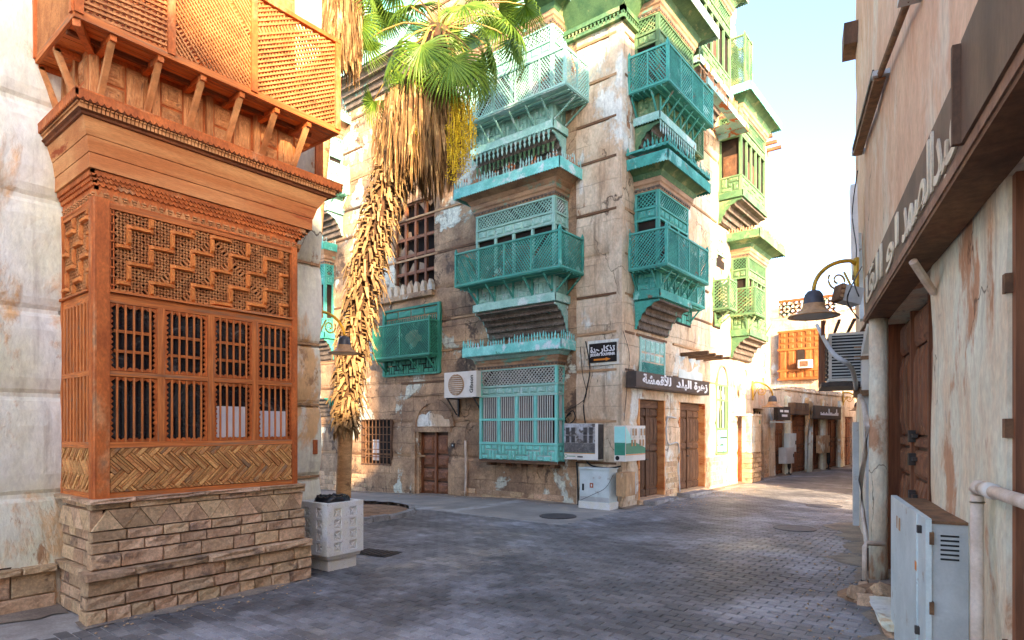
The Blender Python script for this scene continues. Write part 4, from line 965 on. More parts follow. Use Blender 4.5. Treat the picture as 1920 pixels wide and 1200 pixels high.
# street face columns
EU0, EU1, ED = .61, 2.3, .6
roshan(E90, EU0, EU1, ED, 4.1, 'teal', (.3, 2.75, .94), 'teal', nwin=3, fas='teal', bal_kw=dict(npan=4, nside=1, nb=5), spike=.0, flare='green')
pE2 = roshan(E90, EU0, EU1 + .3, ED, 8.12, 'green', (.28, 2.95, .98), 'teal', nwin=3, fas='mint', bal_kw=dict(npan=4, nside=2, nb=6), spike=0, flare='green', ov=.5)
pb = ob('spiked_canopy', sweep(MB(), EU0, EU1, ED, [(.42, 8.0), (.42, 8.05), (0, 8.12)]), 'teal', GH, E90)
for f, ln in bay_faces(EU0, EU1, ED, .42, .42): spikes(pb, 'teal', ln, f, 7.98, .26, .1)
f, ln = bay_faces(EU0, EU1 + .3, ED, .05, .05)[0]
ob('drop_fringe', drops(MB(), ln, f, 8.78, .26, .13), 'mint', pE2); ob('drop_fringe', drops(MB(), ln, f @ T(0, -.2, -.2), 8.76, .22, .13), 'green', pE2)
# wide eaves joining the corner bays at the top
for mtx, a, b in ((None, -1.5, .12), (E90, -.12, .7)):
    cb = ob('eaves', MB().box(a, b, 0, .1, 10.98, 11.06), 'green', GH, mtx)
    ob('flared_board', MB().add([(a, -.05, 11.25), (b, -.05, 11.25), (b, -.5, 11.75), (a, -.5, 11.75)], [(0, 1, 2, 3)]), 'green', cb)
    ob('bead_mould', MB().box(a, b, 0, .12, 11.15, 11.25), 'green', cb)
    ob('drop_fringe', drops(MB(), b - a, T(a, .1), 11.15, .13, .1), 'green', cb)
ob('roof_canopy', MB().add([(-1.6, -.5, 11.75), (.5, -.5, 11.75), (.5, -.52, 11.95), (-1.6, -.52, 11.95)], [(0, 1, 2, 3)]), 'mint', GH)
# street face, second part
roshan(E90, 7.15, 9.0, .54, 4.02, 'green', (7.0, 7.95, .8), 'green', nwin=4, fas='green', bal_kw=dict(npan=1, nside=1, nb=3, pitch=.085), spike=.16, ov=.5, flare='green', sp_m='rust_spike2')
roshan(E90, 6.1, 8.45, .67, 8.0, 'green', None, nwin=5, fas='aqua', spike=0, ov=.42, flare='green')
roshan(E90, 3.1, 5.5, .55, 10.6, 'green', None, nwin=5, fas='rust_spike', spike=.3, ov=.4, flare='green', sp_m='rust_spike2')
f, ln = bay_faces(3.1, 5.5, .55, .4, .4)[0]
pb = ob('spiked_canopy', sweep(MB(), 3.1, 5.5, .55, [(.4, 10.42), (.4, 10.6), (0, 10.66)]), 'rust_spike', GH, E90)
for f, ln in bay_faces(3.1, 5.5, .55, .4, .4): spikes(pb, 'rust_spike2', ln, f, 10.58, .3, .09)
def screened_box(mtx, u0, u1, d, z0, z1, pal, npan=1, pitch=.055, nb=2, panel=True, par=GH, drop=.4):
    b = ob('balcony', MB().box(u0 + .03, u1 - .03, 0, .03, z0 - .5, z1 + .1), 'room_dark', par, mtx)
    m = PAL[pal]
    balcony(b, None, u0, u1, d, z0, z1, u0 + .1, u1 - .1, .03, m[0], m[1], m[2], npan=npan, nside=1, nb=nb, pitch=pitch, drop=drop)
    if panel: maze(b, T(0, .03), u0 + .1, u1 - .1, z0 - .46, z0 - .06, m[1], 0., .02)
    return b
screened_box(E90, 5.55, 6.2, .5, 5.3, 6.15, 'green', 1, .08)
screened_box(E90, 2.85, 3.9, .4, 5.05, 5.85, 'teal', 2)
screened_box(E90, 2.6, 3.3, .6, 8.85, 9.75, 'green', 2)
screened_box(E90, 7.0, 7.7, .5, 12.4, 14.0, 'green', 2)
# roof terrace walls with stepped merlons and roof joists
ob('parapet', MB().box(8.0, 11.4, -.3, .03, 12.4, 12.7), 'plaster_cream', GH, E90)
for k in range(9): piece('merlon', 'stone%d' % (k % 8), 'plaster_cream', GH, 8.05 + k * .37, 8.3 + k * .37, -.25, .05, 12.7, 13.05 + (.1 if k % 2 else 0), E90)
for k in range(6): piece('roof_joist', 'box', 'timber', GH, 8.2 + k * .55, 8.32 + k * .55, -.1, .5, 11.9, 12.0, E90)
# small fan-light window
pf = rect(E, 1339, 530, 1358, 456)
fw = ob('fan_window', MB().box(pf[0], pf[1], -.05, .01, pf[2], pf[3] - .3), 'room_dark', GH, E90)
mb = MB(); cx = (pf[0] + pf[1]) / 2; rr = (pf[1] - pf[0]) / 2; zc = pf[3] - .35
mb.prism([(cx + rr * math.cos(math.pi * k / 10), zc + rr * 1.1 * math.sin(math.pi * k / 10)) for k in range(11)], -.02, .012); ob('fan_light', mb, 'wood_brown_m', fw)
mb = MB()
for k in range(0, 7): mb.bar((cx, -.025, zc), (cx + rr * math.cos(math.pi * k / 6), -.025, zc + rr * 1.1 * math.sin(math.pi * k / 6)), .03, .02)
for k in range(10): mb.bar((cx + rr * math.cos(math.pi * k / 10), -.03, zc + rr * 1.1 * math.sin(math.pi * k / 10)), (cx + rr * math.cos(math.pi * (k + 1) / 10), -.03, zc + rr * 1.1 * math.sin(math.pi * (k + 1) / 10)), .05, .04)
mb.box(pf[0] - .03, pf[0] + .02, 0, .05, pf[2], zc).box(pf[1] - .02, pf[1] + .03, 0, .05, pf[2], zc).box(pf[0], pf[1], 0, .05, zc - .03, zc + .02)
ob('window_frame', mb, 'mint', fw)
# arched tall green window at street level
pa_ = rect(E, 1342, 850, 1362, 697); aw = ob('arched_window', MB().box(pa_[0], pa_[1], -.03, .015, pa_[2], pa_[3] - .3), 'room_dark', GH, E90)
mb = MB(); cx = (pa_[0] + pa_[1]) / 2; rr = (pa_[1] - pa_[0]) / 2; zc = pa_[3] - .42
mb.prism([(cx + rr * math.cos(math.pi * k / 10), zc + rr * 1.3 * math.sin(math.pi * k / 10)) for k in range(11)], -.02, .02); ob('fan_light', mb, 'mint_grey', aw)
mb = MB()
for k in range(10): mb.bar((cx + rr * math.cos(math.pi * k / 10), -.03, zc + rr * 1.3 * math.sin(math.pi * k / 10)), (cx + rr * math.cos(math.pi * (k + 1) / 10), -.03, zc + rr * 1.3 * math.sin(math.pi * (k + 1) / 10)), .07, .05)
ob('arch_trim', mb, 'bare', aw)
for x in (pa_[0], pa_[1]): piece('jamb', 'box', 'green_pc', aw, x - .03, x + .03, 0, .05, pa_[2], zc)
for z in (pa_[2], pa_[2] + .75, pa_[2] + .77 + .85, zc): piece('rail', 'box', 'green_pc', aw, pa_[0], pa_[1], 0, .045, z - .03, z + .03)
for k in range(4):
    x = pa_[0] + (pa_[1] - pa_[0]) * (k + .5) / 4; piece('slat', 'box', 'green_pc' if k % 2 else 'mint_pc', aw, x - .05, x + .05, .012, .03, pa_[2] + .75, zc)
maze(aw, T(0, .015), pa_[0] + .03, pa_[1] - .03, pa_[2] + .04, pa_[2] + .72, 'aqua_pc', 0, .02)
# blocked window above the shop sign
pw_ = rect(E, 1199, 700, 1244, 637); bw_ = ob('shuttered_window', MB().box(pw_[0], pw_[1], -.03, .012, pw_[2], pw_[3]), 'mint_grey', GH, E90)
raised_grid(bw_, T(0, .012), pw_[0], pw_[1], pw_[2] + .48, pw_[3] - .03, 5, 1, 'mint_pc', 0, .02, .03); raised_grid(bw_, T(0, .012), pw_[0], pw_[1], pw_[2] + .25, pw_[2] + .46, 5, 1, 'mint_pc', 0, .02, .04)
ob('lattice_screen', lattice(MB(), pw_[0], pw_[1], pw_[2], pw_[2] + .23, .03, .05, .02, .012, (45, -45)), 'teal', bw_)
for x in (pw_[0], pw_[1]): piece('jamb', 'box', 'mint_pc', bw_, x - .03, x + .03, 0, .04, pw_[2], pw_[3])
piece('lintel', 'box', 'timber', bw_, pw_[0] - .15, pw_[1] + .15, -.05, .03, pw_[3], pw_[3] + .06)
pr_ = rect(E, 1272, 722, 1316, 672); ob('grey_panel', MB().box(pr_[0], pr_[1], -.02, .015, pr_[2], pr_[3]), 'metal_pale', GH, E90)
for k in range(4):
    x = E.u_(1290 + 14 * k, .2); piece('projecting_beam', 'box', 'timber', GH, x - .05, x + .05, 0, .75, 3.72 + rj(.02), 3.8 + rj(.01), E90, 0, .0)
# shop doors
def shop_door(par, mtx, u0, u1, z0, z1, ncol, m='wood_brown', top=.0, o=-.2, name='door', bars=False, mb_='wood_brown_m'):
    d = ob(name, MB().box(u0, u1, o - .06, o, z0, z1), mb_, par, mtx)
    if top: piece('transom_board', 'box', m, d, u0 + .02, u1 - .02, o, o + .05, z1 - top, z1 - .02)
    zt = z1 - top; h = zt - z0; lv = [0, .09, .1, .49, .5, .585, .595, .89, .9, .995]
    for k in range(ncol):
        a = u0 + (u1 - u0) * k / ncol + .012; b = u0 + (u1 - u0) * (k + 1) / ncol - .012
        for i in (0, 4, 8): piece('panel', 'raised', m, d, a, b, o, o + .045, z0 + h * lv[i] + .01, z0 + h * lv[i + 1] - .01)
        for i in (2, 6):
            w_ = (b - a) / 2
            for q in range(2): piece('plank', 'raised', m, d, a + q * w_ + .006, a + (q + 1) * w_ - .006, o, o + .03 + .012 * q, z0 + h * lv[i] + .004, z0 + h * lv[i + 1] - .004)
    for x in ((u0 + u1) / 2,): piece('meeting_stile', 'box', m, d, x - .025, x + .025, o, o + .06, z0, zt)
    for zz in (.52, .42): piece('bolt', 'box', 'metal_dark', d, (u0 + u1) / 2 - .06, (u0 + u1) / 2 + .07, o + .06, o + .09, z0 + h * zz - .02, z0 + h * zz + .02)
    return d
shop_door(GH, E90, d1[0], d1[1], .12, 2.5, 3, top=.2); shop_door(GH, E90, d2[0], d2[1], .12, 2.5, 4, top=.2)
for dd in (d1, d2):
    piece('threshold', 'stone1', 'stone', GH, dd[0] - .1, dd[1] + .1, -.25, .12, -.05, .12, E90)
    for x in (dd[0], dd[1]): piece('door_jamb', 'box', 'wood_board', GH, x - .04, x + .04, -.25, .02, .1, 2.5, E90)
# expanded-metal gate, orange door, meter pier
gt = ob('gate', MB().box(gate[0], gate[1], -.28, -.25, .0, 2.4), 'wood_brown_m', GH, E90)
ob('diamond_grille', lattice(MB(), gate[0], gate[1], .02, 2.4, -.12, .22, .03, .02, (62, -62)), 'rust', gt)
for x in (gate[0], gate[1], (gate[0] + gate[1]) / 2): piece('grille_post', 'box', 'metal_dark', gt, x - .02, x + .02, -.14, -.1, 0, 2.4)
dq = ob('door', MB().box(od[0], od[1], -.25, -.2, .0, 1.6), 'orange_paint', GH, E90); piece('plank', 'raised', 'orange_pc', dq, od[0], od[1], -.2, -.17, .1, 1.55)
mp = rect(E, 1391, 905, 1411, 792); mpo = ob('meter_pier', MB().box(mp[0], mp[1], 0, .28, 1.0, 2.2), 'plaster_cream', GH, E90); piece('cap_stone', 'stone4', 'plaster_cream', mpo, mp[0] - .03, mp[1] + .03, 0, .31, 2.2, 2.28); piece('house_number', 'box', 'vinyl_green', mpo, mp[1] - .2, mp[1] - .1, .28, .29, 1.95, 2.08); piece('bell_plate', 'box', 'metal_grey', mpo, mp[0] + .15, mp[0] + .3, .28, .3, 1.3, 1.55)
stones(GH, E90, [(mp[0], mp[1], .0, .98, .16, .3)], th=.3, o=0.)
stones(GH, E90, [(d1[1] + .08, d2[0] - .16, .1, .95, .14, .2), (d2[1] + .1, E.u_(1354), .1, .95, .15, .22), (gate[1] + .05, 11.2, 0, 1.0, .16, .24)], th=.045, o=-.02)
stones(GH, None, [(-.62, -.06, -.05, .3, .17, .3), (-12.5, -9.0, -.35, .35, .14, .22), (-5.2, -1.2, -.1, .18, .14, .5)], th=.05, o=-.02)
# arched niches above the pier
for (x0, x1, y0, y1) in ((1387, 1400, 770, 690), (1421, 1432, 760, 705)):
    q = rect(E, x0, y0, x1, y1); cx = (q[0] + q[1]) / 2; rr = (q[1] - q[0]) / 2; zc = q[3] - rr * 1.6
    poly = [(q[0], q[2]), (q[1], q[2])] + [(cx + rr * math.cos(math.pi * k / 10), zc + rr * 1.6 * math.sin(math.pi * k / 10) ** .8) for k in range(11)]
    ni = ob('niche', MB().prism(poly, -.01, .02), 'plaster_tan', GH, E90)
    mb = MB()
    for k in range(10): mb.bar((cx + rr * math.cos(math.pi * k / 10), -.03, zc + rr * 1.6 * math.sin(math.pi * k / 10) ** .8), (cx + rr * math.cos(math.pi * (k + 1) / 10), -.03, zc + rr * 1.6 * math.sin(math.pi * (k + 1) / 10) ** .8), .09, .1)
    ob('arch_trim', mb, 'plaster_white', ni)
# alley face: door, arch, grille window, broken lattice window, merlon ledge, green box
ad = ob('door', MB().box(dr[0], dr[1], -.22, -.15, -.15, dr[3]), 'wood_brown_m', GH)
hw_ = (dr[1] - dr[0]) / 2
for k in range(2):
    a = dr[0] + k * hw_ + .04; b = dr[0] + (k + 1) * hw_ - .04; h = dr[3] + .12
    for i, (c, e) in enumerate(((.02, .2), (.23, .41), (.44, .63), (.66, .95))):
        piece('panel', 'raised', 'wood_red', ad, a, b, -.15, -.11, -.12 + h * c, -.12 + h * e); piece('panel', 'raised', 'wood_red', ad, a + .07, b - .07, -.12, -.085, -.12 + h * c + .05, -.12 + h * e - .05)
for x in (dr[0], (dr[0] + dr[1]) / 2, dr[1]): piece('stile', 'box', 'wood_red', ad, x - .035, x + .035, -.15, -.08, -.14, dr[3])
cx = (dr[0] + dr[1]) / 2; rr = hw_ + .1
piece('lintel', 'box', 'plaster_lt', GH, dr[0] - .12, dr[1] + .12, -.05, .05, dr[3], dr[3] + .16)
arch = ob('blind_arch', MB().prism([(cx + rr * math.cos(math.pi * k / 14), dr[3] + .16 + rr * .95 * math.sin(math.pi * k / 14)) for k in range(15)], -.02, .01), 'plaster_cream', GH)
mb = MB()
for k in range(14):
    p = [(cx + r_ * math.cos(math.pi * q / 14), dr[3] + .16 + r_ * .95 * math.sin(math.pi * q / 14)) for r_ in (rr, rr + .14) for q in (k, k + 1)]
    mb.prism([p[0], p[1], p[3], p[2]], -.02, .05)
ob('arch_band', mb, 'plaster_brown', arch)
piece('pilaster', 'stone2', 'plaster_brown', GH, dr[0] - .3, dr[0] - .12, -.03, .06, -.2, dr[3] + .16); piece('cornice_strip', 'box', 'plaster_brown', GH, dr[0] - .5, dr[1] + .55, -.03, .06, dr[3] + 1.05, dr[3] + 1.13)
t_ = ob('grille_window', MB().box(gw[0], gw[1], -.25, -.2, gw[2], gw[3]), 'room_dark', GH)
for k in range(9): x = gw[0] + (gw[1] - gw[0]) * k / 8; piece('bar', 'box', 'rust', t_, x - .012, x + .012, .04, .06, gw[2] - .03, gw[3] + .03)
for k in range(7): z = gw[2] + (gw[3] - gw[2]) * k / 6; piece('bar', 'box', 'rust', t_, gw[0] - .02, gw[1] + .02, .06, .075, z - .012, z + .012)
piece('curtain', 'box', 'cloth', t_, gw[0] + .25, gw[0] + .55, -.2, -.18, gw[2] + .1, gw[2] + .75)
for x in (gw[0], gw[1]): piece('jamb', 'box', 'wood_brown', t_, x - .04, x + .04, -.2, .02, gw[2], gw[3])
bk = ob('lattice_window', MB().box(lw[0], lw[1], -.3, -.25, lw[2], lw[3]), 'room_dark', GH)
nx, nz = 4, 5
for k in range(nx + 1): x = lw[0] + (lw[1] - lw[0]) * k / nx; piece('mullion', 'box', 'wood_red', bk, x - .045, x + .045, -.12, -.04, lw[2], lw[3])
for k in range(nz + 1): z = lw[2] + (lw[3] - lw[2]) * k / nz; piece('transom', 'box', 'wood_red', bk, lw[0], lw[1], -.12, -.05, z - .045, z + .045)
for i in range(nx):
    for j in range(nz):
        a = lw[0] + (lw[1] - lw[0]) * (i + .5) / nx; c = lw[2] + (lw[3] - lw[2]) * (j + .5) / nz; hx = (lw[1] - lw[0]) / nx * .42; hz = (lw[3] - lw[2]) / nz * .42
        if random.random() < .6:
            sx_ = random.choice((-1, 1)); s2 = random.choice((-1, 1)); ob('broken_pane', MB().prism([(a + sx_ * hx, c - s2 * hz), (a + sx_ * hx, c + s2 * hz * rj(1)), (a + sx_ * hx * rj(.5), c + rj(.3) * hz), (a - sx_ * hx * random.random(), c - s2 * hz)], -.1, -.09), 'pane', bk)
for o in bk.children:
    if o.name.startswith('broken_pane'): o.data.materials.clear(); o.data.materials.append(M['pane'])
mx0, mx1 = S.u_(698), S.u_(816); zl = S.z_(757, 565); led = piece('ledge', 'stone4', 'plaster_brown', GH, mx0, mx1, -.02, .16, zl, zl + .16)
n = 10
for k in range(n):
    x = mx0 + .1 + (mx1 - mx0 - .2) * k / (n - 1); q = MB().prism([(x - .09, zl + .16), (x + .09, zl + .16), (x + .09, zl + .3), (x + .05, zl + .42), (x, zl + .48), (x - .05, zl + .42), (x - .09, zl + .3)], .0, .13)
    ob('merlon', q, 'plaster_cream', GH)
gb0, gb1 = S.u_(700, .4), S.u_(806, .4); zt_ = S.z_(806, 597, .4); zb_ = S.z_(806, 663, .4)
g_ = screened_box(None, gb0, gb1, .42, zb_, zt_, 'teal2', 2, .034, 3, drop=.4) if False else None
PAL['teal_deep'] = ('teal_deep', 'teal_deep_pc', 'teal_deep')
g_ = screened_box(None, gb0, gb1, .42, zb_, zt_ - .02, 'teal_deep', 2, .055, 4)
zz = S.z_(760, 578); [ob('transom_rail', MB().box(gb0 + .1, gb1 + .05, 0, .08, za, za + .06), 'teal_deep', g_) for za in (zb_ - .52, zz - .06)]
for x in (gb0 + .1, gb1 + .02): piece('jamb', 'box', 'teal_deep_pc', g_, x - .05, x + .05, 0, .09, zb_ - .5, zz)
raised_grid(g_, T(0, .03), gb0 + .15, gb1 - .03, zz - .3, zz - .07, 4, 1, 'teal_deep_pc', 0, .03, .04)
for k in range(26): x = gb0 + .18 + (gb1 - gb0 - .24) * k / 25; piece('bar', 'box', 'teal_deep_pc', g_, x - .012, x + .012, .02, .05, zt_ + .02, zz - .32)
# far alley column, mostly behind the palm and the white house
roshan(None, -12.9, -10.25, .6, 8.12, 'mint', (-13.1, -9.9, .95), 'mint', fas='aqua', spike=.15, bal_kw=dict(npan=3, nside=1, nb=4))
roshan(None, -13.0, -10.75, .35, 4.1, 'teal', None, fas='teal', spike=.2, ov=.2)
roshan(None, -10.0, -6.7, .6, 12.1, 'mint', (-10.3, -6.3, 1.0), 'aqua', fas='aqua', spike=0, bal_kw=dict(npan=4, nside=1, nb=5))
corbel(GH, None, -12.8, -10.75, .35, 2.2, .6, 'teal', 'carved')
# front steps of the shop doors
for (px_, y_) in ((1235, 944), (1303, 930)):
    p = ground_pt(px_, y_); t = thing('stone_step', 'low grey stone step before the %s brown shop door under the long sign' % ('wider' if px_ > 1260 else 'narrower'), 'step', Matrix.Translation((p.x, p.y, 0)) @ E90)
    piece('block', 'stone3', 'stone_grey', t, -.5, .5, -.28, .12, 0, .1); piece('block', 'stone5', 'stone_grey', t, .5, .95, -.28, .1, 0, .085)
# ------------------------------------------------------------------ shop building on the right
SH = thing('shop_building', 'tan plastered shop building with a long brown Arabic fascia sign and wooden doors', 'building', RB.M)
zb_s, zt_s = RB.z_(1803, 294, .26), RB.z_(1808, 83, .26)
A0, A1 = RB.u_(1657), RB.u_(1747); B0, B1 = RB.u_(1889), 10.4
wall('wall', SH, None, -.15, 10.6, -.1, zb_s + .12, 'plaster_pillar', [(A0, A1, -.2, zb_s - .02), (B0, B1, -.2, zb_s - .02)], (), amp=.025, seed=51, depth=.3)
wall('upper_wall', SH, None, -.15, 10.6, zb_s + .121, 12.6, 'plaster_tan', (), (), amp=.02, seed=61, depth=.3)
ob('core', MB().add([(-.1, .3, -.1), (10.55, .3, -.1), (10.55, 8, -.1), (7, 8, -.1), (7, 2.3, -.1), (-.1, 2.3, -.1), (-.1, .3, 12.55), (10.55, .3, 12.55), (10.55, 8, 12.55), (7, 8, 12.55), (7, 2.3, 12.55), (-.1, 2.3, 12.55)], [(0, 1, 2, 3, 4, 5), (6, 7, 8, 9, 10, 11)] + [(i, (i + 1) % 6, 6 + (i + 1) % 6, 6 + i) for i in range(6)]), 'plaster_tan', SH)  # unseen rear, cut shallow at the far end to let sunlight past
ob('roof_edge', MB().box(-.35, .25, -1, .22, 8.85, 9.25), 'wood_brown_m', SH)
SG0 = RB.u_(1617, .26)
fs_ = ob('fascia_beam', MB().box(SG0, 10.55, 0, .25, zb_s, zb_s + .06), 'plaster_fascia', SH)
ob('fascia_soffit', MB().box(SG0 + .02, 10.55, .01, .24, zb_s - .03, zb_s - .001), 'timber', SH)
seam = RB.u_(1803, .26)
for k, (a, b) in enumerate(((SG0, SG0 + 1.6), (SG0 + 1.602, seam - .02), (seam + .012, 10.55))):
    piece('sign_panel', 'box', 'sign_old', SH, a, b, .0, .235 + (.03 if k == 2 else 0), zb_s + .062, zt_s + (.04 if k == 2 else 0))
piece('sign_trim', 'box', 'wood_brown', SH, seam - .02, seam + .012, 0, .3, zb_s + .062, zt_s + .03)
zm = (zb_s + zt_s) / 2 + .04
AB = '\ufeaa\ufee4\ufebc\ufedf\ufe8d\ufeaa\ufe92\ufecb'; AW = '\ufeed\ufe8d'; AQ = '\ufe8e\ufed7\ufedf\ufe8d'
ua, ub = RB.u_(1690, .25), RB.u_(1796, .25)
def fit_text(name, txt, x0, x1, z, size, m, par, o, bold=.012, depth=.006):
    me = text_mesh(txt, size, depth, bold); xs = [v.co.x for v in me.vertices]; w_ = max(xs) - min(xs); k = (x1 - x0) / w_
    me.transform(Matrix.Translation((-(max(xs) + min(xs)) / 2, 0, 0))); me.transform(Matrix.Diagonal((k, 1, 1, 1)))
    me.materials.clear(); me.materials.append(M[m])
    return link(name, me, par, T((x0 + x1) / 2, o, z))
fit_text('lettering', AB, ua, ub, zm - .03, .5, 'sign_cream', SH, .242, .006)
fit_text('lettering', AW, RB.u_(1660, .25), RB.u_(1682, .25), zm, .36, 'sign_cream', SH, .242, .006)
fit_text('lettering', AQ, RB.u_(1622, .25), RB.u_(1652, .25), zm, .45, 'sign_cream', SH, .242, .006)
# doors
def big_door(u0, u1, z0, z1, n):
    d = ob('door', MB().box(u0, u1, -.27, -.22, z0, z1), 'wood_brown_m', SH)
    h = z1 - z0; w_ = (u1 - u0) / n
    lv = [(0, .1), (.11, .40), (.41, .505), (.515, .55), (.56, .86), (.87, .99)]
    for k in range(n):
        a = u0 + k * w_ + .01; b = a + w_ - .02
        for i, (c, e) in enumerate(lv):
            if i in (1, 4):
                q = (b - a) / 3
                for j in range(3): piece('plank', 'raised', 'wood_red', d, a + j * q + .004, a + (j + 1) * q - .004, -.22, -.17 - .022 * (j % 2) + .01, z0 + c * h, z0 + e * h)
            else: piece('panel', 'raised', 'wood_red', d, a, b, -.22, -.165, z0 + c * h, z0 + e * h)
    for k in range(0, n + 1, 2): piece('stile', 'box', 'wood_red', d, u0 + k * w_ - .03, u0 + k * w_ + .03, -.22, -.14, z0, z1)
    for zz in (1.05, 1.45, 1.7):
        x = u0 + w_ * 2.3; piece('bolt', 'box', 'metal_dark', d, x - .12, x + .14, -.165, -.12, zz, zz + .04); piece('hasp', 'box', 'metal_dark', d, x - .03, x + .03, -.165, -.1, zz - .05, zz + .08)
    return d
big_door(A0, A1, 0, zb_s - .03, 6); big_door(B0, B1, 0, zb_s - .03, 5)
for x in (A0, A1, B0): piece('door_jamb', 'box', 'wood_red', SH, x - .06, x + .06, -.25, -.02, 0, zb_s - .02)
for z in (.6, 1.75, 2.5): piece('hinge', 'box', 'rust', SH, B0 - .03, B0 + .02, -.02, .015, z, z + .1)
cu = RB.u_(1647, .12); cl = ob('round_column', MB().tube([(cu, -.12, -.05), (cu, -.12, 1.0), (cu + .02, -.12, 2.0), (cu, -.12, zb_s)], .1, 14), 'plaster_pillar', SH, None, True)
bu = RB.u_(1735, .1)
ob('bracket_stub', MB().tube([(RB.u_(1712, .2), -.2, zb_s - .07), (RB.u_(1742, .05), -.02, zb_s - .26)], .03, 8), 'pvc', SH)
# cable tray and pipes on the upper facade
a_ = RB.px(1704, -4, .1); b_ = RB.px(1650, 140, .1); c_ = RB.px(1608, 285, .1)
ct = thing('cable_tray', 'rusty slotted cable tray and pipe sloping across the tan upper wall', 'cable tray', RB.M)
ob('pipe', MB().tube([(a_[0], -.1, a_[1]), (b_[0], -.1, b_[1])], .035, 8), 'rust', ct); ob('tray', MB().bar((b_[0], -.1, b_[1]), (c_[0], -.1, c_[1]), .12, .12), 'rust', ct)
ob('tray_lip', MB().bar((b_[0], -.17, b_[1] + .05), (c_[0], -.17, c_[1] + .05), .02, .05), 'metal_dark', ct)
for q in (a_, b_, c_): ob('clip', MB().box(q[0] - .06, q[0] + .06, 0, .18, q[1] - .03, q[1] + .03), 'metal_grey', ct)
# conduits at the far end of the wall
def conduit(name, pts, w_, t_, m, label, cat='conduit', tape=()):
    th = thing(name, label, cat, RB.M)
    for k in range(len(pts) - 1): ob('duct', MB().bar(pts[k], pts[k + 1], w_, t_, (0, 1, 0)), m, th)
    for (p, q) in tape: ob('tape', MB().bar(p, q, w_ * 1.12, t_ * 1.15, (0, 1, 0)), 'earth', th)
    return th
def rp(x, y, n): u, z = RB.px(x, y, n); return (u, -n, z)
conduit('cable_duct', [rp(1609, 740, .2), rp(1609, 640, .2)], .14, .1, 'metal_grey', 'straight grey cable duct bound with brown tape at the corner of the shop building', tape=[(rp(1609, 650, .2), rp(1609, 657, .2)), (rp(1609, 668, .2), rp(1609, 675, .2)), (rp(1609, 726, .2), rp(1609, 745, .2))])
conduit('cable_duct', [rp(1622, 740, .14), rp(1623, 660, .14), rp(1636, 604, .1)], .14, .1, 'plastic_white', 'curved pale cable duct leaning against the shop building corner', tape=[(rp(1623, 668, .14), rp(1623, 675, .14)), (rp(1622, 726, .14), rp(1622, 742, .14))])
conduit('cable_duct', [rp(1605, 985, .2), rp(1604, 792, .2)], .12, .08, 'metal_grey', 'lower grey cable duct hanging clear of the paving at the street edge')
conduit('cable_duct', [rp(1633, 1028, .1), rp(1626, 735, .1)], .2, .1, 'metal_grey', 'wide grey metal cable duct beside the round column')
conduit('cable_duct', [rp(1600, 352, .15), rp(1604, 520, .15)], .2, .1, 'plastic_white', 'upper bundled pale cable duct against the sky above the lamp')
conduit('cable_duct', [rp(1611, 440, .05), rp(1616, 600, .05)], .1, .06, 'metal_pale', 'narrow upper grey duct behind the end of the fascia sign')
cb = thing('cable', 'thick worn pale cable running down between the grey ducts', 'cable', RB.M)
ob('strand', MB().tube([rp(1612, 742, .24), rp(1620, 760, .24), rp(1626, 800, .24), rp(1622, 850, .24), rp(1614, 900, .24), rp(1617, 960, .24), rp(1626, 1025, .22)], .03, 8), 'pvc', cb, None, True)
for k, pts in enumerate(([(1608, 320, .2), (1598, 400, .2), (1606, 470, .2), (1600, 520, .3), (1612, 560, .3)], [(1616, 500, .2), (1595, 540, .5), (1590, 570, .5), (1612, 600, .3)], [(1532, 610, .7), (1560, 660, .6), (1596, 690, .4), (1606, 735, .2)])):
    c = thing('wire', ('black looped wire hanging over the cable ducts', 'thin wire drooping beside the lamp bracket', 'grey flexible hose drooping from the air conditioner cage')[k], 'wire', RB.M)
    P = [Vector(rp(*p)) for p in pts]; sm = []
    for i in range(len(P) - 1):
        for s_ in range(6):
            tt = s_ / 6; p0 = P[max(i - 1, 0)]; p1 = P[i]; p2 = P[i + 1]; p3 = P[min(i + 2, len(P) - 1)]
            sm.append(.5 * ((2 * p1) + (p2 - p0) * tt + (2 * p0 - 5 * p1 + 4 * p2 - p3) * tt * tt + (3 * p1 - p0 - 3 * p2 + p3) * tt ** 3))
    ob('strand', MB().tube(sm, .008 if k < 2 else .03, 6), 'black' if k < 2 else 'metal_grey', c, None, True)
# air conditioner in a timber cage at the far end
u0, z1 = RB.px(1535, 625, .68); ac = thing('air_conditioner_cage', 'caged air conditioner boxed out from the shop wall under the street lamp', 'air conditioner', RB.M @ T(u0, 0, z1 - .95))
ob('floor_frame', MB().box(0, 1.3, 0, .68, 0, .06), 'metal_dark', ac); ob('unit', MB().box(.25, 1.15, .1, .58, .08, .78), 'plastic_white', ac)
for k in range(9): piece('louvre', 'box', 'metal_dark', ac, .3, 1.1, .58, .6, .14 + k * .067, .175 + k * .067)
ob('back_grille', MB().box(1.151, 1.16, .14, .54, .12, .74), 'black', ac)
for k in range(14): piece('louvre', 'box', 'metal_grey', ac, 1.16, 1.175, .14, .54, .13 + k * .044, .148 + k * .044)
for (x, o) in ((.02, .66), (1.28, .66), (.02, .03), (1.28, .03), (.4, .66)): piece('cage_post', 'box', 'wood_red', ac, x - .025, x + .025, o - .025, o + .025, .06, .95)
for k in range(6): piece('cage_slat', 'box', 'wood_brown', ac, -.005, .02, .08 + k * .1, .12 + k * .1, .06, .93)
for k in range(4): piece('cage_slat', 'box', 'wood_brown', ac, .0, 1.3, .05 + k * .19, .09 + k * .19, .93, .955)
side = piece('side_board', 'box', 'metal_grey', ac, .22, .3, .6, .63, .08, .86)
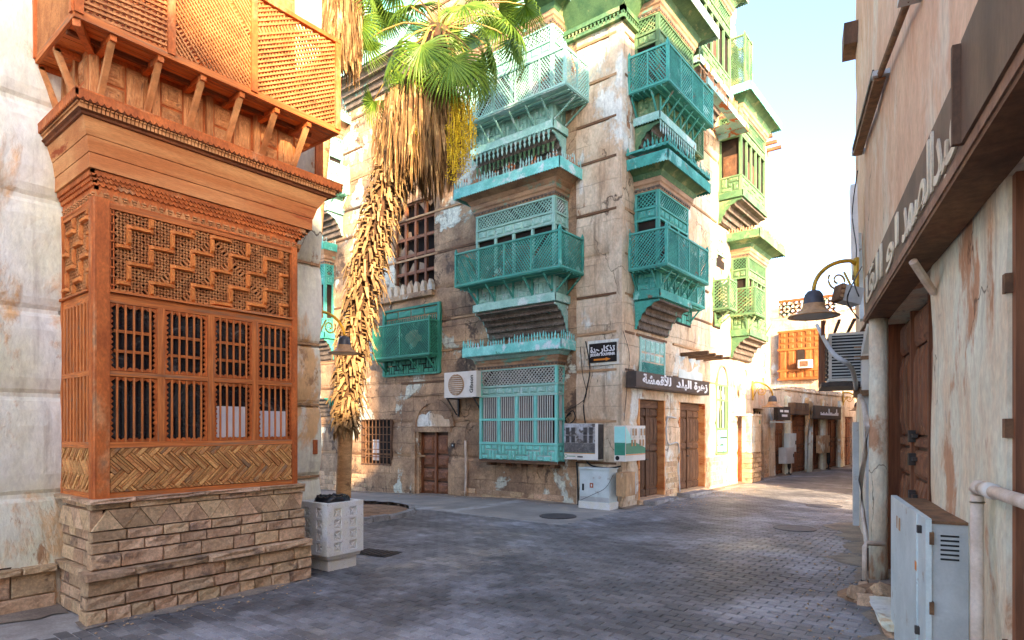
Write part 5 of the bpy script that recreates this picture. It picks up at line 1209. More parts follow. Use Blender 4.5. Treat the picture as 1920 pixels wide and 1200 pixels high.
# street lamp with scrolled bracket
def street_lamp(mtx, label, s=1., group=None):
    """bell lamp on a swan-neck arm; local origin at the wall fixing, arm reaching along -x"""
    t = thing('street_lamp', label, 'street lamp', mtx @ Matrix.Scale(s, 4))
    arm = [(0, 0, 0)] + [(-.02 - .62 * (1 - math.cos(math.pi * k / 16)) * 1.0, 0, .0 + .52 * math.sin(math.pi * k / 16 * .98)) for k in range(0, 9)] 
    arm = [(.05, 0, .45), (-.05, 0, .5)] + [(-.05 - .62 * math.sin(math.pi / 2 * k / 10), 0, .5 * math.cos(math.pi / 2 * k / 10)) for k in range(1, 11)]
    ob('arm', MB().tube(arm, .032, 10), 'gold', t, None, True)
    sc_ = []
    for k in range(26):
        a = k / 25 * 2.6 * math.pi; r_ = .17 * (1 - k / 25 * .75); sc_.append((-.26 + r_ * math.cos(a + 2.6), 0, .18 + r_ * math.sin(a + 2.6)))
    ob('scroll', MB().tube(sc_, .016, 8), 'gold', t, None, True)
    ob('stay', MB().tube([(.05, 0, -.1), (-.05, 0, .12), (-.16, 0, .32)], .018, 8), 'gold', t, None, True)
    ob('wall_plate', MB().box(.03, .07, -.04, .04, -.15, .55), 'gold', t)
    b = Matrix.Translation((-.67, 0, 0))
    ob('dome', MB().lathe([(.02, .02), (.09, .0), (.13, -.05), (.15, -.15), (.155, -.2)], 24), 'lamp_dome', t, b, True)
    ob('shade', MB().lathe([(.155, -.2), (.17, -.26), (.21, -.32), (.3, -.37), (.375, -.39), (.38, -.405), (.3, -.4)], 28), 'lamp_shade', t, b, True)
    ob('lens', MB().lathe([(.3, -.398), (.2, -.41), (.001, -.415)], 28), 'lamp_lens', t, b, True)
    return t
p = cam_pt(1600, 548, 8.4)
street_lamp(Matrix.Translation(p) @ Matrix.Rotation(YAW + R(6), 4, 'Z'), 'bell-shaped street lamp on a gold scrolled bracket at the shop building corner', .86)
bx = thing('junction_box', 'tilted grey junction box hanging below the gold lamp bracket', 'junction box', Matrix.Translation(cam_pt(1592, 553, 8.2)) @ Matrix.Rotation(YAW, 4, 'Z') @ Matrix.Rotation(R(14), 4, 'Y'))
ob('case', MB().box(-.11, .13, -.1, .1, -.12, .1), 'metal_grey', bx); ob('side_plate', MB().box(-.17, -.111, -.1, .1, -.12, .1), 'rust', bx)
for k in range(3): ob('knob', MB().lathe([(.022, 0), (.022, .02), (.001, .02)], 10), 'lamp_shade', bx, Matrix.Translation((-.14, -.1, .06 - k * .065)) @ Matrix.Rotation(R(90), 4, 'X'))
# grey cabinet at the wall, pipes, step, rubble
a_near, a_far = RB.px(1738, 965, .223), RB.px(1676, 942, .223)
gc = thing('utility_cabinet', 'pale grey metal utility cabinet with overhanging door at the wooden shop front', 'cabinet', RB.M)
ob('body', MB().box(a_far[0] + .06, a_near[0], .0, .2, .02, 1.18), 'metal_grey', gc)
ob('door', MB().box(a_far[0], a_near[0] + .03, .202, .235, .0, 1.215), 'metal_pale', gc); ob('door_rim', MB().box(a_far[0] + .0, a_near[0] - .25, .2352, .245, .0, 1.215), 'metal_pale', gc)
ob('top', MB().box(a_far[0] + .04, a_near[0] + .01, -.0, .2, 1.182, 1.2), 'rust', gc)
piece('label_plate', 'box', 'panel_box', gc, a_far[0] + .35, a_far[0] + .55, .2452, .248, .98, 1.08)
for k in range(6): piece('vent_slot', 'box', 'black', gc, a_near[0] + .0005, a_near[0] + .003, .05, .15, .95 + k * .03, .962 + k * .03)
piece('sticker', 'box', 'sign_orange', gc, a_near[0] - .3, a_near[0] - .24, .2452, .2475, .82, .88)
for z in (.15, .6, 1.05): piece('door_hinge', 'box', 'rust', gc, a_near[0] - .01, a_near[0] + .04, .19, .215, z, z + .08)
for (x, z) in ((.12, 1.1), (.2, .4)): piece('latch', 'box', 'metal_dark', gc, a_near[0] - x - .02, a_near[0] - x + .02, .235, .26, z, z + .05)
pp = thing('drain_pipe', 'dirty white plastic pipe with elbow running to the second wooden door', 'pipe', RB.M)
q0 = RB.px(1832, 1230, .08); q1 = RB.px(1832, 912, .08); q2 = RB.px(1925, 912, .08)
ob('upright', MB().tube([(q0[0], -.08, -.02), (q0[0], -.08, q1[1] - .05)], .032, 12), 'pvc', pp, None, True)
ob('elbow', MB().tube([(q0[0], -.08, q1[1] - .09), (q0[0], -.08, q1[1] - .02), (q0[0] + .03, -.08, q1[1]), (q0[0] + .1, -.08, q1[1])], .04, 12), 'pvc', pp, None, True)
ob('run', MB().tube([(q0[0] + .08, -.08, q1[1]), (q0[0] + .9, -.08, q1[1])], .032, 12), 'pvc', pp, None, True); ob('collar', MB().tube([(q0[0] + .2, -.08, q1[1]), (q0[0] + .32, -.08, q1[1])], .042, 12), 'plastic_white', pp, None, True)
p2_ = thing('drain_pipe', 'short white plastic pipe standing by the round column above rubble', 'pipe', RB.M)
e0 = RB.px(1648, 1042, .16)[0]; ob('upright', MB().tube([(e0, -.3, .02), (e0, -.3, .46), (e0 - .01, -.28, .5), (e0 - .02, -.1, .5)], .028, 10), 'pvc', p2_, None, True)
ob('foot', MB().lathe([(.04, .0), (.04, .08), (.03, .08)], 10), 'metal_dark', p2_, Matrix.Translation((e0, -.3, .0)))
st = thing('marble_step', 'white marble step slab at the foot of the wooden shop door', 'step', RB.M)
s0 = RB.px(1625, 1172, .36)[0]; piece('slab', 'stone6', 'plaster_white', st, s0, s0 + 1.0, -.1, .34, .07, .13); piece('block', 'stone2', 'stone', st, s0 + .02, s0 + 1.0, -.1, .3, 0, .068)
rb = thing('rubble_heap', 'small heap of broken brown masonry beside the short white pipe', 'rubble', RB.M)
for k in range(22):
    x = s0 - .1 - random.random() * .7; o = .05 + random.random() * .4; r_ = random.uniform(.04, .12)
    piece('rubble_stone', 'stone%d' % random.randrange(8), 'stone', rb, x - r_, x + r_, o - r_ * .6, o + r_ * .8, -.02, r_ * 1.1, None, rj(.5), rj(.5))
ob('rubble_mound', MB().lathe([(.5, -.02), (.35, .06), (.2, .12), (.001, .15)], 14), 'earth', rb, T(s0 - .45, .15, 0))
ps = thing('iron_post', 'short black iron post at the wall by the wide grey duct', 'post', RB.M @ T(RB.u_(1634, .15), .2, 0)); ob('shaft', MB().box(-.03, .03, -.03, .03, -.02, .42), 'black', ps); ob('foot', MB().box(-.06, .06, -.06, .06, -.02, .02), 'black', ps)
# unseen neighbours behind the viewpoint, added and sized to shade the street
for k, (a, b, h, nm) in enumerate(((10.65, 21., 6.0, 'unseen low tan annex added to shade the street beside the shop building'), (21.05, 40., 11.3, 'unseen taller tan block added beyond the low annex to shade the left house'))):
    t = thing('shade_building', nm, 'building', RB.M)
    wall('wall', t, None, a, b, -.1, h, 'plaster_tan', [(a + 1.2, a + 2.4, 0, 2.2), (a + 4, a + 5, 3.4, 4.8)], (2.9, 5.8), amp=.02, seed=70 + k, step=.5)
    ob('core', MB().box(a, b, -8, -.3, -.1, h - .05), 'room_dark', t); ob('parapet', MB().box(a, b, -.3, .05, h, h + .3), 'plaster_tan', t)
    piece('door', 'raised', 'wood_brown', t, a + 1.2, a + 2.4, -.25, -.2, 0, 2.2)
# ------------------------------------------------------------------ low shop row up the street
MR = Frame(E.w(11.42, 0, 0).to_2d(), R(83.5))
SR = thing('shop_row', 'low whitewashed row of old shops with brown plank doors up the street', 'building', MR.M)
doors = []
for (x0, x1) in ((1453.5, 1473), (1486, 1514), (1524, 1540), (1552, 1573), (1584, 1599)):
    doors.append((MR.u_(x0), MR.u_(x1), -.1, 2.35))
wall('wall', SR, None, 0.02, doors[-1][1] + 2.5, -.1, 3.3, 'plaster_cream', doors, (), amp=.03, seed=81, step=.25)
ob('core', MB().box(.05, doors[-1][1] + 2.4, -4, -.3, -.1, 3.2), 'plaster_brown', SR)
for k in range(26): piece('coping_stone', 'stone%d' % (k % 8), 'plaster_cream', SR, .1 + k * .42, .5 + k * .42, -.25, .05 + rj(.03), 3.28, 3.42 + rj(.06))
for k, dd in enumerate(doors): shop_door(SR, None, dd[0], dd[1], .05, 2.35, (3, 4, 2, 3, 2)[k], 'wood_red', top=(.6, .45, .1, .05, .1)[k], o=-.15)
for x in (1480, 1518, 1546, 1578):
    u = MR.u_(x, .12); piece('pilaster', 'stone3', 'plaster_white', SR, u - .16, u + .16, 0, .12, -.05, 3.0)
for (x, w_) in ((1520, .07), (1524, .06)):
    u = MR.u_(x, .25); ob('pipe', MB().tube([(u - .1, -.2, 0), (u, -.2, 1.5), (u + .05, -.2, 2.9)], w_, 10), 'plaster_white', SR, None, True)
def bracket_sign(F, x0, y0, x1, y1, n, d, m, label, name='shop_sign', strokes=None):
    a = F.px(x0, y1, n); b = F.px(x1, y0, n); t = thing(name, label, 'sign', F.M @ T(a[0], 0, a[1]))
    w_, h = b[0] - a[0], F.px((x0 + x1) / 2, y0, n)[1] - F.px((x0 + x1) / 2, y1, n)[1]
    ob('board', MB().box(0, w_, n - d, n, 0, h), m, t); ob('frame', MB().box(-.02, w_ + .02, n - d, n - .01, -.03, -.001), 'metal_dark', t)
    return t, w_, h
t, w_, h = bracket_sign(MR, 1459, 762, 1482, 786, .5, .16, 'metal_dark', 'small dark projecting light-box sign near the first shop of the low row')
for (a, b, c) in ((.15, .4, .55), (.5, .85, .55), (.3, .75, .2)): piece('stroke', 'raised', 'sign_white', t, w_ * a, w_ * b, .5, .506, h * c, h * (c + .18))
piece('lower_tray', 'box', 'metal_pale', t, .0, w_, .2, .55, -.12, -.08)
t, w_, h = bracket_sign(MR, 1489, 755, 1517, 776, .35, .3, 'sign_old', 'corrugated brown box sign above the second shop of the low row')
for k in range(7): piece('rib', 'box', 'sign_old', t, w_ * (k + .1) / 7, w_ * (k + .6) / 7, .35, .375, h * .35, h)
t, w_, h = bracket_sign(MR, 1528, 761, 1577, 784, .3, .2, 'sign_brown', 'long grey brown sign with white lettering over the far shops')
for k in range(14): x = w_ * (.2 + k * .05); piece('stroke', 'box', 'sign_white', t, x, x + w_ * .035, .3, .306, h * .28, h * random.choice((.42, .5, .8)))
piece('stroke', 'box', 'sign_white', t, w_ * .2, w_ * .88, .3, .307, h * .26, h * .34)
def meter(F, x0, y0, x1, y1, n, m, label):
    a = F.px(x0, y1, n); b = F.px(x1, y0, n); t = thing('meter_box', label, 'meter box', F.M @ T(a[0], 0, a[1])); w_ = b[0] - a[0]; h = abs(F.px((x0 + x1) / 2, y0, n)[1] - F.px((x0 + x1) / 2, y1, n)[1])
    ob('case', MB().box(0, w_, .02, n, 0, h), m, t); piece('door', 'raised', m, t, .03, w_ - .03, n, n + .02, .04, h - .04); piece('handle', 'box', 'metal_dark', t, w_ * .8, w_ * .85, n + .02, n + .04, h * .4, h * .6)
    return t
meter(MR, 1474, 840, 1489, 870, .3, 'metal_grey', 'grey meter box low between the first two shops of the low row'); meter(MR, 1479, 813, 1493, 848, .2, 'metal_pale', 'pale tall meter box above the grey one on the low row')
meter(MR, 1541, 817, 1556, 850, .25, 'panel_box', 'peeling wooden meter box between the far shop doors')
for (x, lab) in ((1475, 'thick black cable dropping from the grey meter box'), (1549, 'thick dark cable below the peeling wooden meter box')):
    u = MR.u_(x + 4, .15); t = thing('power_cable', lab, 'cable', MR.M @ T(u, .15, 0)); ob('strand', MB().tube([(0, 0, 0), (.03, 0, .3), (0, 0, .75)], .07, 8), 'black', t); ob('collar', MB().lathe([(.1, 0), (.1, .06), (.05, .06)], 8), 'metal_dark', t)
street_lamp(Matrix.Translation(E.w(gate[0] - .1, .08, 2.9)) @ Matrix.Rotation(YAW + R(180), 4, 'Z'), 'gold scrolled street lamp beside the diamond-grille gate of the tower house', .95)
street_lamp(Matrix.Translation(MR.w(MR.u_(1578), .1, 3.0)) @ Matrix.Rotation(YAW + R(180), 4, 'Z'), 'distant gold scrolled street lamp at the end of the low shop row', .95)
# unseen low house behind the shop corner, added to shade the low shop row
HF = Frame((-4.62, 31.8), R(-82.4)); ST = thing('shade_house', 'unseen low cream house added beyond the shop building corner to shade the low row', 'house', HF.M)
wall('wall', ST, None, 0, 13.4, -.1, 4.3, 'plaster_cream', [(2, 3.2, 0, 2.2), (7, 8.2, 0, 2.2)], (3.0,), amp=.02, seed=95, step=.4)
ob('core', MB().box(0.05, 13.3, -5, -.3, -.1, 4.25), 'plaster_brown', ST); ob('parapet', MB().box(0, 13.4, -.3, .04, 4.3, 4.5), 'plaster_cream', ST)
for a in (2, 7): piece('door', 'raised', 'wood_brown', ST, a, a + 1.2, -.25, -.2, 0, 2.2)
# ------------------------------------------------------------------ building closing the street
FBF = Frame((-18, 34), 0.0)
CB = thing('white_house', 'white house closing the street with an orange panelled bay and water tanks', 'house', FBF.M)
wall('wall', CB, None, 0, 24, -.1, FBF.z_(1500, 590), 'plaster_cream', (), (), amp=.02, seed=91, step=.6); ob('core', MB().box(0.1, 23.9, -8, -.3, -.1, FBF.z_(1500, 595)), 'plaster_cream', CB)
q = rect(FBF, 1460, 710, 1540, 620, .3); bo = ob('panelled_bay', MB().box(q[0], q[1], 0, .3, q[2], q[3]), 'wood_far', CB)
zs_ = [q[2], q[2] + (q[3] - q[2]) * .18, q[2] + (q[3] - q[2]) * .62, q[3]]
for i in range(5):
    for j in range(3):
        a = q[0] + (q[1] - q[0]) * i / 5; b = q[0] + (q[1] - q[0]) * (i + 1) / 5
        if j == 2:
            for k in range(3): piece('panel', 'raised', 'wood_far_pc', bo, a + .08, b - .08, .3, .34, zs_[2] + (zs_[3] - zs_[2]) * k / 3 + .04, zs_[2] + (zs_[3] - zs_[2]) * (k + 1) / 3 - .04)
        else: piece('panel', 'raised', 'wood_far_pc', bo, a + .05, b - .05, .3, .34, zs_[j] + .05, zs_[j + 1] - .05)
for z in zs_: piece('rail', 'box', 'wood_far_pc', bo, q[0] - .05, q[1] + .05, .3, .36, z - .05, z + .05)
w2 = rect(FBF, 1495, 690, 1508, 655, .35); piece('window', 'box', 'room_dark', bo, w2[0], w2[1], .3, .36, w2[2], w2[3])
w3 = rect(FBF, 1498, 690, 1523, 675, .5); t = thing('air_conditioner', 'small window air conditioner set in the distant orange panelled bay', 'air conditioner', FBF.M @ T(w3[0], .3, w3[2])); ob('case', MB().box(0, w3[1] - w3[0], .07, .4, 0, w3[3] - w3[2]), 'plastic_white', t); ob('grille', MB().box(.08, w3[1] - w3[0] - .15, .401, .42, .06, w3[3] - w3[2] - .06), 'rust', t)
zt = FBF.z_(1500, 592); b0, b1 = FBF.u_(1460), FBF.u_(1600)
bal_ = ob('roof_rail', MB().box(b0, b1 + 3, -.05, .06, zt + .78, zt + .9), 'wood_far', CB)
for k in range(4):
    a = b0 + k * 1.6; ob('pierced_screen', lattice(MB(), a, a + 1.1, zt, zt + .78, .02, .2, .07, .05, (45, -45, 0, 90), None, False), 'bare', CB); piece('rail_pier', 'stone1', 'plaster_cream', CB, a + 1.1, a + 1.6, -.2, .06, zt, zt + .78)
piece('parapet', 'box', 'plaster_cream', CB, 0, b0, -.3, .02, zt, zt + .5)
for (x, y, lab) in ((1458, 562, 'rusty-streaked white water tank on the flat roof of the far house'), (1473, 562, 'smaller white water tank behind the pierced roof screen')):
    u = FBF.u_(x, -2); t = thing('water_tank', lab, 'water tank', FBF.M @ T(u, -2, zt + .3)); ob('drum', MB().lathe([(.5, 0), (.55, .1), (.56, .75), (.5, .85), (.001, .9)], 18), 'plastic_white', t, None, True); ob('lid', MB().lathe([(.2, .9), (.2, 1.0), (.001, 1.0)], 14), 'plastic_white', t); ob('stand', MB().box(-.5, .5, -.5, .5, -.4, -.001), 'rust', t)
# ------------------------------------------------------------------ signs and fittings on the tower house
ls = S.px(1105, 681, .04); l2 = S.px(1156, 681, .04); zt = S.z_(1130, 643, .04); zb = S.z_(1130, 679, .04)
t = thing('direction_sign', 'black souvenir shop direction sign with white lettering and orange arrow on the corner pier', 'sign', S.M @ T(ls[0], .03, zb)); w_ = l2[0] - ls[0]; h = zt - zb
ob('plate', MB().box(0, w_, 0, .02, 0, h), 'sign_black', t); ob('mount', MB().box(-.05, w_ + .05, -.03, -.001, -.06, h + .07), 'plaster_white', t)
fit_text('lettering', '\ufe93\ufeaa\ufe9f', w_ * .05, w_ * .38, h * .66, h * .42, 'sign_white', t, .022, .006, .002)
fit_text('lettering', '\ufead\ufe8e\ufedb\ufeac\ufe97', w_ * .41, w_ * .95, h * .68, h * .42, 'sign_white', t, .022, .006, .002)
fit_text('lettering', 'JEDDAH', w_ * .04, w_ * .4, h * .4, h * .2, 'sign_white', t, .022, .003, .002)
fit_text('lettering', 'SOUVENIR', w_ * .45, w_ * .96, h * .4, h * .2, 'sign_white', t, .022, .003, .002)
ob('arrow', MB().prism([(w_ * .18, h * .1), (w_ * .62, h * .1), (w_ * .62, h * .05), (w_ * .8, h * .145), (w_ * .62, h * .24), (w_ * .62, h * .19), (w_ * .18, h * .19)], .02, .024), 'sign_orange', t)
n = .3; a = E.px(1193, 724, n); b = E.px(1330, 743, n); zt = E.z_(1193, 695, n)
t = thing('shop_sign', 'long dark brown sign board with white Arabic lettering over the shop doors', 'sign', E.M @ T(a[0], 0, a[1])); w_ = b[0] - a[0]; h = zt - a[1]
ob('board', MB().box(0, w_, .05, n, 0, h), 'sign_brown', t); ob('rim', MB().box(-.02, w_ + .02, .04, n - .02, -.02, -.001), 'sign_brown', t)
for txt_, x0_, x1_ in (('\ufe94\ufeb8\ufee4\ufed7\ufef8\ufedf', .07, .42), ('\ufeaa\ufee0\ufe92\ufedf\ufe8d', .49, .71), ('\ufe93\ufeae\ufeeb\ufeaf', .75, .965)):
    fit_text('lettering', txt_, w_ * x0_, w_ * x1_, h * .52, h * .8, 'sign_white', t, n + .002, .01, .006)
for x in (.2, w_ - .2): piece('bracket', 'box', 'metal_dark', t, x - .03, x + .03, 0, .05, h * .2, h * .8)
# air conditioner
a = S.px(833, 747, .5); b = S.px(893, 747, .5); zt = S.z_(863, 697, .5); zb = S.z_(863, 745, .5); w_ = b[0] - a[0]; h = zt - zb
t = thing('air_conditioner', 'white outdoor air conditioner unit on an iron bracket beside the turquoise window', 'air conditioner', S.M @ T(a[0], .12, zb))
ob('case', MB().box(0, w_, 0, .38, 0, h), 'plastic_white', t); cx = w_ * .38
ob('fan_grille', MB().lathe([(h * .42, 0), (h * .42, .015), (h * .38, .02), (h * .36, .008), (.001, .008)], 28), 'lamp_shade', t, Matrix.Translation((cx, -.38, h / 2)) @ Matrix.Rotation(R(90), 4, 'X'))
mb = MB()
for k in range(11): z = h * (.1 + .08 * k); hl = math.sqrt(max(.001, (h * .38) ** 2 - (z - h / 2) ** 2)); mb.box(cx - hl, cx + hl, .395, .402, z - .006, z + .006)
ob('grille_bars', mb, 'plastic_white', t)
struct(t.children[-1], 'stuff')
me = text_mesh('Gibson', h * .24, .002, .003); me.materials.clear(); me.materials.append(M['text_black']); link('lettering', me, t, Matrix.Translation((w_ * .86, -.385, h * .5)) @ Matrix.Rotation(R(-90), 4, 'Y'))
for x in (.1, w_ - .1): ob('bracket', MB().bar((x, 0, -.45), (x, -.36, -.03), .03, .03).box(x - .02, x + .02, -.1, -.05, -.5, 0), 'metal_dark', t)
for x in (.1, w_ - .1): ob('bracket_arm', MB().box(x - .02, x + .02, -.12, .4, -.035, -.001), 'metal_dark', t)
# printed meter cabinets
a = S.px(1058, 862, .3); b = S.px(1121, 862, .3); zb = S.z_(1090, 862, .3); zt = S.z_(1090, 794, .3); w_ = b[0] - a[0]; h = zt - zb
t = thing('meter_cabinet', 'wall meter cabinet wrapped in a printed photo of an old street', 'meter cabinet', S.M @ T(a[0], 0, zb))
ob('case', MB().box(0, w_, .05, .3, 0, h), 'plastic_white', t); ob('street_print', MB().box(.0, w_ * .92, .301, .304, h * .46, h * .99), 'vinyl_photo', t); ob('road_print', MB().box(0, w_ * .92, .301, .304, h * .2, h * .459), 'vinyl_road', t)
ob('orange_band', MB().box(0, w_ * .92, .301, .304, h * .17, h * .185), 'sign_orange', t); ob('green_band', MB().box(0, w_ * .92, .301, .304, h * .186, h * .199), 'vinyl_green', t); ob('side_sheet', MB().box(w_, w_ + .004, .06, .29, .02, h - .02), 'vinyl_dark', t)  # includes a dark vinyl sheet on the cabinet's end face
for i, x in enumerate((.05, .22, .58, .75)):
    for z in (.69, .47): piece('meter_window', 'raised', 'vinyl_dark', t, w_ * x, w_ * (x + .11), .304, .318, h * z, h * (z + .2))
ob('caption', MB().box(w_ * .1, w_ * .34, .301, .303, h * .08, h * .1), 'vinyl_green', t); ob('caption', MB().box(w_ * .4, w_ * .56, .301, .303, h * .06, h * .1), 'vinyl_dark', t)
ob('emblem', MB().lathe([(h * .05, 0), (h * .05, .003), (h * .038, .003), (h * .038, 0)], 16), 'vinyl_green', t, Matrix.Translation((w_ * .05, -.301, h * .09)) @ Matrix.Rotation(R(90), 4, 'X'))
a = E.px(1173, 866, .3); b = E.px(1210, 862, .3); zb = E.z_(1190, 864, .3); zt = E.z_(1190, 798, .3); w_ = b[0] - a[0]; h = zt - zb
t = thing('meter_cabinet', 'white and green printed meter cabinet on the house corner by the shop door', 'meter cabinet', E.M @ T(a[0], 0, zb))
ob('case', MB().box(0, w_, .02, .3, 0, h), 'plastic_white', t)
ob('green_print', MB().prism([(0.01, h * .2), (w_ - .01, h * .2), (w_ - .01, h * .36), (w_ * .5, h * .52), (.01, h * .5)], .301, .304), 'vinyl_green', t)
ob('mint_print', MB().prism([(.01, h * .5), (w_ * .4, h * .52), (.01, h * .98)], .301, .304), 'vinyl_mint', t); ob('orange_band', MB().box(.01, w_ - .01, .301, .304, h * .17, h * .19), 'sign_orange', t)
f = Matrix.Translation((0, 0, 0)) @ RZ(-90)
ob('side_print', MB().box(.03, .29, .001, .004, h * .17, h * .52), 'vinyl_green', t, f); ob('side_print', MB().box(.03, .29, .001, .004, h * .522, h * .97), 'vinyl_mint', t, f); ob('side_hole', MB().lathe([(.05, 0), (.05, .004), (.001, .004)], 14), 'black', t, f @ Matrix.Translation((.1, 0, h * .09)) @ Matrix.Rotation(R(90), 4, 'X'))
for x in (.3, .45, .72, .88):
    piece('breaker_door', 'raised', 'plastic_white', t, w_ * (x - .06), w_ * (x + .06), .304, .33, h * .64, h * .94); piece('breaker_strip', 'box', 'lamp_shade', t, w_ * (x - .035), w_ * (x + .035), .33, .336, h * .72, h * .92); piece('breaker_strip', 'box', 'lamp_shade', t, w_ * (x - .035), w_ * (x + .035), .304, .315, h * .42, h * .6)
p = ground_pt(1090, 958); a = S.px(1087, 0, .45)[0]; b = S.px(1142, 0, .45)[0]; w_ = b - a; h = S.z_(1115, 880, .45)
t = thing('utility_cabinet', 'scratched pale blue street cabinet standing against the tower house corner', 'cabinet', S.M @ T(a, 0, 0))
ob('body', MB().box(0, w_, .08, .45, .15, h), 'metal_pale', t); ob('plinth', MB().box(-.02, w_ + .02, .06, .47, -.02, .149), 'concrete', t); ob('roof', MB().box(-.02, w_ + .02, .06, .48, h + .001, h + .03), 'metal_pale', t)
piece('door', 'box', 'metal_pale', t, .03, w_ - .03, .45, .462, .28, h - .06); piece('kick_plate', 'box', 'metal_grey', t, 0.01, w_ - .01, .45, .456, .16, .26)
piece('handle', 'box', 'black', t, .08, .12, .462, .48, h * .45, h * .62); piece('badge', 'box', 'red_plaque', t, w_ * .36, w_ * .48, .462, .466, h * .53, h * .65); piece('badge_mark', 'raised', 'sign_white', t, w_ * .4, w_ * .44, .466, .469, h * .56, h * .62)
t = thing('junction_box', 'peeled wooden junction box low on the house corner under the green cabinet', 'junction box', E.M @ T(E.u_(1172, .22), 0, E.z_(1180, 930, .22))); w_ = E.u_(1192, .22) - E.u_(1172, .22); ob('case', MB().box(0, w_, 0, .22, 0, .52), 'panel_box', t); ob('cover', MB().box(.02, w_ - .05, .2201, .235, .02, .5), 'panel_box', t); ob('side_strip', MB().box(w_ - .045, w_, .2201, .23, .02, .5), 'metal_grey', t)
def cable(label, F, pts, r_, m='black', nm='cable'):
    P = []
    for (x, y, n) in pts: u, z = F.px(x, y, n); P.append(Vector((u, -n, z)))
    sm = []
    for i in range(len(P) - 1):
        for s_ in range(5):
            tt = s_ / 5; p0 = P[max(i - 1, 0)]; p1 = P[i]; p2 = P[i + 1]; p3 = P[min(i + 2, len(P) - 1)]
            sm.append(.5 * ((2 * p1) + (p2 - p0) * tt + (2 * p0 - 5 * p1 + 4 * p2 - p3) * tt * tt + (3 * p1 - p0 - 3 * p2 + p3) * tt ** 3))
    sm.append(P[-1]); t = thing(nm, label, nm.replace('_', ' '), F.M); ob('strand', MB().tube(sm, r_, 6), m, t, None, True); return t
cable('black cable drooping from the turquoise window corner down to the street-photo cabinet', S, [(1098, 640, .04), (1106, 690, .08), (1100, 730, .06), (1094, 760, .1), (1098, 800, .1)], .014)
cable('thin black wire hanging from the souvenir sign mount', S, [(1088, 650, .03), (1092, 700, .06), (1098, 745, .05), (1062, 770, .05)], .007, nm='wire')
cable('thick black cable sagging from the street-photo cabinet round to the corner', S, [(1100, 866, .15), (1112, 874, .18), (1140, 878, .2), (1164, 874, .2)], .02)
cable('dark cable rising from the pale blue street cabinet', S, [(1084, 952, .1), (1083, 900, .1), (1081, 866, .12)], .02)
cable('thin wire trailing across the pale blue street cabinet front', S, [(1088, 938, .5), (1110, 928, .5), (1135, 915, .5), (1150, 890, .4)], .005, nm='wire')
cable('coiled black cable hung beside the street-photo cabinet', S, [(1062, 780, .1), (1074, 770, .12), (1078, 785, .14), (1066, 795, .12), (1060, 785, .1), (1070, 775, .1)], .014)
cable('grey down pipe on the brown alley wall beside the air conditioner', S, [(873, 930, .06), (874, 880, .06), (873, 826, .06)], .035, 'pvc', 'down_pipe')
cable('grey conduit with a bend between the two shop doors', E, [(1275, 930, .05), (1273, 880, .05), (1272, 832, .05), (1252, 831, .05), (1251, 785, .05), (1268, 784, .05)], .018, 'metal_grey', 'conduit')
cable('thin wire looping along the corner pier', E, [(1168, 620, .03), (1180, 665, .05), (1176, 720, .03), (1170, 790, .03)], .006, nm='wire')
t = thing('doorbell_box', 'tiny dark doorbell box beside the old alley door', 'doorbell', S.M @ T(S.u_(851), 0, S.z_(851, 835))); ob('case', MB().box(-.06, .06, 0, .05, -.06, .06), 'metal_dark', t); ob('button', MB().box(-.02, .02, .0501, .058, -.02, .02), 'metal_pale', t)
t = thing('electric_meter', 'grey electric meter hanging on the sunlit wall beside the pointed niche', 'meter', E.M @ T(E.u_(1383, .1), 0, E.z_(1390, 780, .1))); ob('case', MB().box(0, .5, .02, .2, 0, .55), 'plastic_white', t); ob('dial', MB().lathe([(.12, 0), (.12, .05), (.09, .07), (.001, .07)], 16), 'metal_grey', t, Matrix.Translation((.22, -.2, .8)) @ Matrix.Rotation(R(90), 4, 'X')); ob('back_plate', MB().box(.05, .4, .0, .019, .5, 1.0), 'panel_box', t)
street_lamp(L.M @ Matrix.Translation((5.12, .05, L.z_(603, 625, -.05))) @ Matrix.Rotation(R(180), 4, 'Z'), 'bell street lamp with gold arm on the corner of the whitewashed house', .62)
# ------------------------------------------------------------------ planter bin
p = cam_pt(622, 0, 8.0); hs = .285
t = thing('planter_bin', 'square precast concrete bin with stacked cross motifs and black bag beside the stone base', 'bin', Matrix.Translation((p.x, p.y, 0)) @ RZ(2))
ob('pedestal', MB().box(-.22, .22, -.22, .22, -.02, .165), 'concrete', t)
mb = MB(); pr = [(.25, .15), (hs - .022, .199), (hs - .022, .845), (hs, .846), (hs, .86), (hs - .06, .86), (hs - .07, .7)]
vs = [(sx * r_, sy * r_, z) for r_, z in pr for sx, sy in ((-1, -1), (1, -1), (1, 1), (-1, 1))]
mb.add(vs, [(i * 4 + k, i * 4 + (k + 1) % 4, (i + 1) * 4 + (k + 1) % 4, (i + 1) * 4 + k) for i in range(len(pr) - 1) for k in range(4)]); mb.add([(-.2, -.2, .72), (.2, -.2, .72), (.2, .2, .72), (-.2, .2, .72)], [(0, 1, 2, 3)])
body = ob('body', mb, 'concrete', t)
